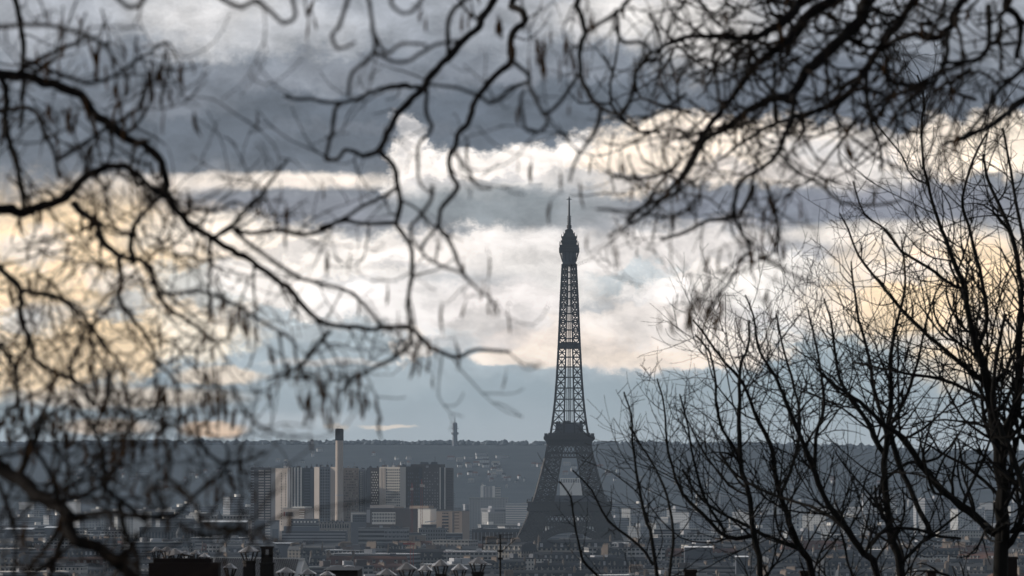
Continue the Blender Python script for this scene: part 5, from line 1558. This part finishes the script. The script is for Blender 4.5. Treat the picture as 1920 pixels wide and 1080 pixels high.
    A([(1990, 60), (1930, 120), (1873, 167), (1853, 203), (1817, 247), (1790, 262)], 23, 22, 11, 6, twigs=5)
    A([(1460, 287), (1493, 320), (1533, 343), (1580, 380), (1640, 385), (1690, 375)], 21, 20, 8, 5, twigs=6)
    A([(1437, 345), (1453, 400), (1462, 443), (1443, 477), (1413, 492)], 20, 20, 8, 5, twigs=2)
    A([(1413, 350), (1390, 400), (1377, 407), (1330, 413), (1290, 433), (1240, 450)], 22, 22, 9, 6, twigs=6)
    A([(1407, 475), (1393, 483), (1373, 520), (1347, 557), (1330, 585)], 22, 21, 7, 5, twigs=3)
    A([(1420, 480), (1460, 500), (1500, 520), (1540, 538)], 20, 20, 7, 4, twigs=3)
    A([(1310, 370), (1280, 397), (1240, 407), (1190, 397), (1120, 392)], 18, 17.6, 7, 5, twigs=3)
    A([(1273, 360), (1223, 380), (1190, 397), (1173, 423), (1140, 443)], 19, 19, 9, 5, twigs=5)
    for q in range(80):
        x, y = rng.uniform(1200, 1900), 0
        y = rng.uniform(-30, 250) * (1 if x < 1700 else .75)
        p = P(x, y, rng.uniform(21, 27)) - T.o
        T.twig(p, Vector((rng.uniform(-.9, .3), rng.uniform(-.4, .4), rng.uniform(-.9, .4))).normalized(), rng.uniform(.3, .8), rng.uniform(.005, .011), 1)
    for q in range(26):
        x, y = rng.uniform(1130, 1500), rng.uniform(200, 400)
        p = P(x, y, rng.uniform(18, 23)) - T.o
        T.twig(p, Vector((rng.uniform(-.9, .3), rng.uniform(-.4, .4), rng.uniform(-1, .2))).normalized(), rng.uniform(.2, .5), rng.uniform(.0035, .006), 1)
    cl = [(575, 30, 3), (600, 10, 2), (770, 20, 2), (865, 20, 2), (872, 25, 1), (930, 45, 2), (980, 60, 4), (995, 80, 3), (1003, 90, 2), (1060, 80, 3), (1065, 95, 2), (1080, 190, 2), (1005, 205, 1), (975, 300, 2), (1050, 310, 1), (1150, 280, 2), (1130, 455, 1), (1155, 460, 2),
          (1185, 300, 2), (935, 580, 2), (957, 580, 1), (905, 540, 1), (910, 560, 2), (870, 495, 1), (905, 475, 1), (949, 700, 1), (1315, 575, 8), (1335, 575, 8), (1300, 585, 4), (1410, 460, 8), (1390, 470, 4), (1421, 540, 1), (1460, 540, 1), (1480, 380, 3), (1605, 245, 2), (1661, 150, 1), (1676, 215, 1), (1795, 220, 1), (1622, 405, 2),
          (1095, 30, 3), (1230, 120, 3), (1100, 60, 2), (1060, 370, 1), (1075, 350, 1), (1270, 320, 3), (1300, 130, 3)]
    hang_pods(T, [(x, y, rng.uniform(17, 19.5), n) for x, y, n in cl], rng)
    T.finish()


def sapling_trees():
    g = 'bare upright trees at the lower right'
    def mk(label, px, d, seed):
        p = P(px, 861, d)
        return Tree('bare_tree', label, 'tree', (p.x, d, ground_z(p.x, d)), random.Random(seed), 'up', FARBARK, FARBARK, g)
    def down(T, px, d):
        """trunk foot in the ground, in frame coordinates"""
        q = T.o
        return (960 + (q.x / q.y) * F, HOR - (q.z - CAMZ) / q.y * F)
    D = 78.0
    # the tallest tree at the right edge
    T = mk('tallest bare tree with thick twin trunk near the right edge', 1888, D, 1); f = down(T, 1888, D)
    A = T.limb
    A([f, (1884, 1500), (1880, 1080), (1880, 987), (1877, 887), (1867, 820), (1857, 753), (1850, 715), (1833, 660), (1817, 593), (1807, 537), (1790, 493), (1773, 447), (1753, 393), (1740, 345), (1730, 300), (1728, 233), (1732, 187), (1720, 140)], D, D - 1, [(0, 46), (2, 28), (4, 23), (5, 20), (7, 15), (9, 11), (13, 6), (18, 3.5)], 4, 'trunk', 44, (0.77, 2.81), .5, 8, 2)
    A([(1884, 1010), (1884, 930), (1882, 853), (1893, 800), (1907, 765), (1909, 715), (1914, 610), (1915, 540), (1900, 450), (1880, 400), (1850, 330), (1845, 290)], D, D + 1.2, 17.9, 5, 'limb', 30, (0.77, 2.67), .5, 7, 2)
    A([(1935, 1000), (1920, 927), (1897, 853), (1873, 797), (1862, 740), (1870, 660), (1885, 590)], D - .8, D - 1.4, 13.7, 6, 'limb', 16, (0.77, 2.53), .4, 7, 2)
    A([(1868, 1003), (1820, 960), (1767, 920), (1727, 870), (1693, 823), (1650, 790), (1613, 755), (1570, 725), (1530, 690)], D, D - 2.4, 16.5, 5, 'limb', 23, (0.68, 2.53), .5, 7, 2)
    A([(1852, 720), (1800, 680), (1740, 630), (1690, 580), (1650, 530), (1610, 480), (1590, 430), (1575, 400)], D, D + 1.8, 9.6, 3, 'limb', 23, (0.58, 1.96), .4, 6, 1)
    A([(1833, 660), (1850, 600), (1845, 540), (1830, 480), (1815, 420), (1805, 370), (1825, 300), (1850, 250)], D, D - 1.2, 8.3, 4, 'limb', 20, (0.58, 1.96), .4, 6, 1)
    A([(1810, 545), (1780, 530), (1740, 500), (1690, 470), (1660, 430), (1620, 400), (1600, 340)], D, D - 1.5, 6.9, 3, 'limb', 16, (0.48, 1.68), .4, 6, 1)
    A([(1857, 753), (1810, 730), (1760, 710), (1700, 700), (1650, 690), (1600, 680)], D, D + 2, 8.9, 4, 'limb', 18, (0.58, 2.12), .4, 6, 1)
    A([(1740, 345), (1710, 330), (1690, 290), (1650, 240), (1625, 210)], D, D - .6, 4.1, 3, 'limb', 8, (0.38, 1.11), .2, 5, 1)
    A([(1912, 620), (1930, 560), (1925, 480), (1905, 380), (1895, 320), (1880, 240)], D, D + 1, 8.3, 4, 'limb', 18, (0.48, 1.81), .4, 6, 1)
    T.finish()
    # second
    T = mk('bare tree with straight trunk forking low, second from the right edge', 1690, D + 3, 2); f = down(T, 1690, D + 3); A = T.limb; d = D + 3
    A([f, (1692, 1400), (1690, 1080), (1673, 1020), (1663, 947), (1658, 870), (1663, 813), (1670, 753), (1670, 713), (1673, 643), (1690, 577), (1697, 520), (1690, 450)], d, d - .6, 17.9, 3, 'trunk', 35, (0.68, 2.38), .4, 8, 2)
    A([(1747, 1003), (1713, 933), (1687, 873), (1673, 830), (1668, 800)], d, d + .5, 8.9, 12, 'limb', 5, (0.58, 1.96), .3, 6, 2)
    A([(1653, 847), (1630, 800), (1597, 750), (1577, 715), (1565, 660), (1560, 610), (1545, 560)], d, d - 1.2, 9.6, 3, 'limb', 18, (0.58, 2.12), .4, 6, 2)
    A([(1664, 815), (1640, 740), (1630, 670), (1610, 600), (1600, 530), (1596, 490)], d, d + 1.4, 8.3, 3, 'limb', 18, (0.48, 1.81), .4, 6, 1)
    A([(1668, 800), (1700, 740), (1720, 680), (1735, 610), (1750, 560)], d, d + .8, 7.6, 3, 'limb', 16, (0.48, 1.81), .4, 6, 1)
    A([(1660, 900), (1700, 868), (1730, 868), (1770, 850), (1800, 810)], d, d + 1.5, 6.2, 4, 'limb', 8, (0.48, 1.68), .3, 6, 1)
    T.finish()
    # third, leaning left
    T = mk('leaning bare tree whose trunk bends up to the left between two others', 1660, D - 4, 3); f = down(T, 1660, D - 4); A = T.limb; d = D - 4
    A([f, (1658, 1350), (1643, 1080), (1620, 1040), (1590, 997), (1553, 947), (1527, 887), (1507, 833), (1483, 777), (1467, 737), (1453, 705), (1437, 680), (1420, 647), (1413, 593), (1397, 553)], d, d - 1, 15.1, 3, 'trunk', 30, (0.58, 2.24), .4, 8, 2)
    A([(1590, 997), (1560, 970), (1520, 950), (1470, 935), (1420, 915), (1380, 890), (1350, 850)], d, d + 1.5, 7.6, 4, 'limb', 14, (0.58, 1.96), .4, 6, 2)
    A([(1527, 887), (1530, 820), (1545, 760), (1540, 700), (1528, 640), (1515, 580)], d, d + 1, 7.6, 3, 'limb', 18, (0.58, 1.96), .4, 6, 1)
    A([(1620, 1040), (1650, 1000), (1700, 990), (1760, 1005), (1800, 1010)], d, d + 1, 7.6, 5, 'limb', 8, (0.48, 1.68), .3, 6, 1)
    T.finish()
    T = mk('bare tree with sinuous trunk, third stem from the left of the group', 1528, D + 1, 4); f = down(T, 1528, D + 1); A = T.limb; d = D + 1
    A([f, (1532, 1300), (1523, 1080), (1500, 1030), (1480, 980), (1463, 927), (1453, 880), (1443, 830), (1413, 770), (1395, 720), (1360, 680), (1330, 640), (1300, 600)], d, d - 1, 15.1, 3, 'trunk', 30, (0.58, 2.24), .4, 8, 2)
    A([(1463, 927), (1490, 860), (1500, 790), (1490, 730), (1470, 660), (1460, 610), (1455, 590)], d, d + 1, 6.9, 3, 'limb', 16, (0.48, 1.81), .3, 6, 1)
    A([(1500, 1030), (1450, 1010), (1400, 985), (1350, 960), (1310, 930), (1280, 880)], d, d - 1, 7.6, 4, 'limb', 12, (0.58, 1.96), .3, 6, 2)
    T.finish()
    T = mk('slim bare tree with nearly vertical stem left in the right group', 1432, D - 2, 5); f = down(T, 1432, D - 2); A = T.limb; d = D - 2
    A([f, (1436, 1300), (1427, 1080), (1413, 1003), (1407, 937), (1393, 887), (1387, 820), (1387, 753), (1387, 715), (1390, 680), (1403, 650), (1405, 600)], d, d, 13.7, 3, 'trunk', 25, (0.58, 2.12), .4, 8, 2)
    A([(1393, 867), (1370, 830), (1350, 793), (1343, 753), (1341, 713), (1330, 660), (1303, 627)], d, d - .8, 6.9, 3, 'limb', 16, (0.48, 1.68), .3, 6, 1)
    A([(1413, 1003), (1363, 1007), (1320, 967), (1280, 927), (1262, 880), (1250, 830), (1245, 760), (1232, 710)], d, d + 1, 8.3, 3, 'limb', 18, (0.48, 1.81), .3, 6, 2)
    A([(1360, 1000), (1320, 930), (1300, 860), (1290, 800), (1275, 740)], d, d - 1.5, 6.2, 3, 'limb', 16, (0.48, 1.68), .3, 6, 1)
    T.finish()
    T = mk('smallest leftmost bare sapling whose twigs cross the lattice tower leg', 1232, D - 8, 6); f = down(T, 1232, D - 8); A = T.limb; d = D - 8
    A([f, (1238, 1300), (1224, 1030), (1209, 970), (1199, 919), (1190, 861), (1185, 815), (1184, 780), (1170, 735)], d, d, 8.3, 3, 'trunk', 20, (0.38, 1.24), .3, 7, 1)
    A([(1226, 1060), (1199, 1023), (1141, 977), (1109, 919), (1074, 882)], d, d - .6, 6.2, 3, 'limb', 8, (0.29, 1.11), .3, 6, 1)
    A([(1240, 1150), (1160, 1110), (1100, 1060), (1088, 1030), (1077, 977), (1070, 933), (1049, 903)], d, d - 1, 5.5, 3, 'limb', 8, (0.29, 0.98), .3, 6, 1)
    A([(1236, 1200), (1255, 1080), (1262, 1000), (1250, 930), (1230, 880), (1205, 840), (1180, 800)], d, d + 1, 6.2, 3, 'limb', 9, (0.38, 1.24), .3, 6, 1)
    T.finish()
near_trees()
sapling_trees()

# ================================================================ haze
def build_haze():
    m = bpy.data.materials.new('haze_air'); m.use_nodes = True
    nt = m.node_tree; nt.nodes.clear()
    o = nt.nodes.new('ShaderNodeOutputMaterial'); v = nt.nodes.new('ShaderNodeVolumePrincipled')
    v.inputs['Color'].default_value = (.66, .82, 1.0, 1)
    v.inputs['Density'].default_value = HAZE
    v.inputs['Anisotropy'].default_value = 0.0
    nt.links.new(v.outputs[0], o.inputs['Volume'])
    h = MB().box(-3900, 3900, -260, 12900, -16, 352).build('haze', m)
    tag(h, 'thin blue grey haze over the whole city', 'haze', kind='stuff')
HAZE = 3.1e-5
build_haze()
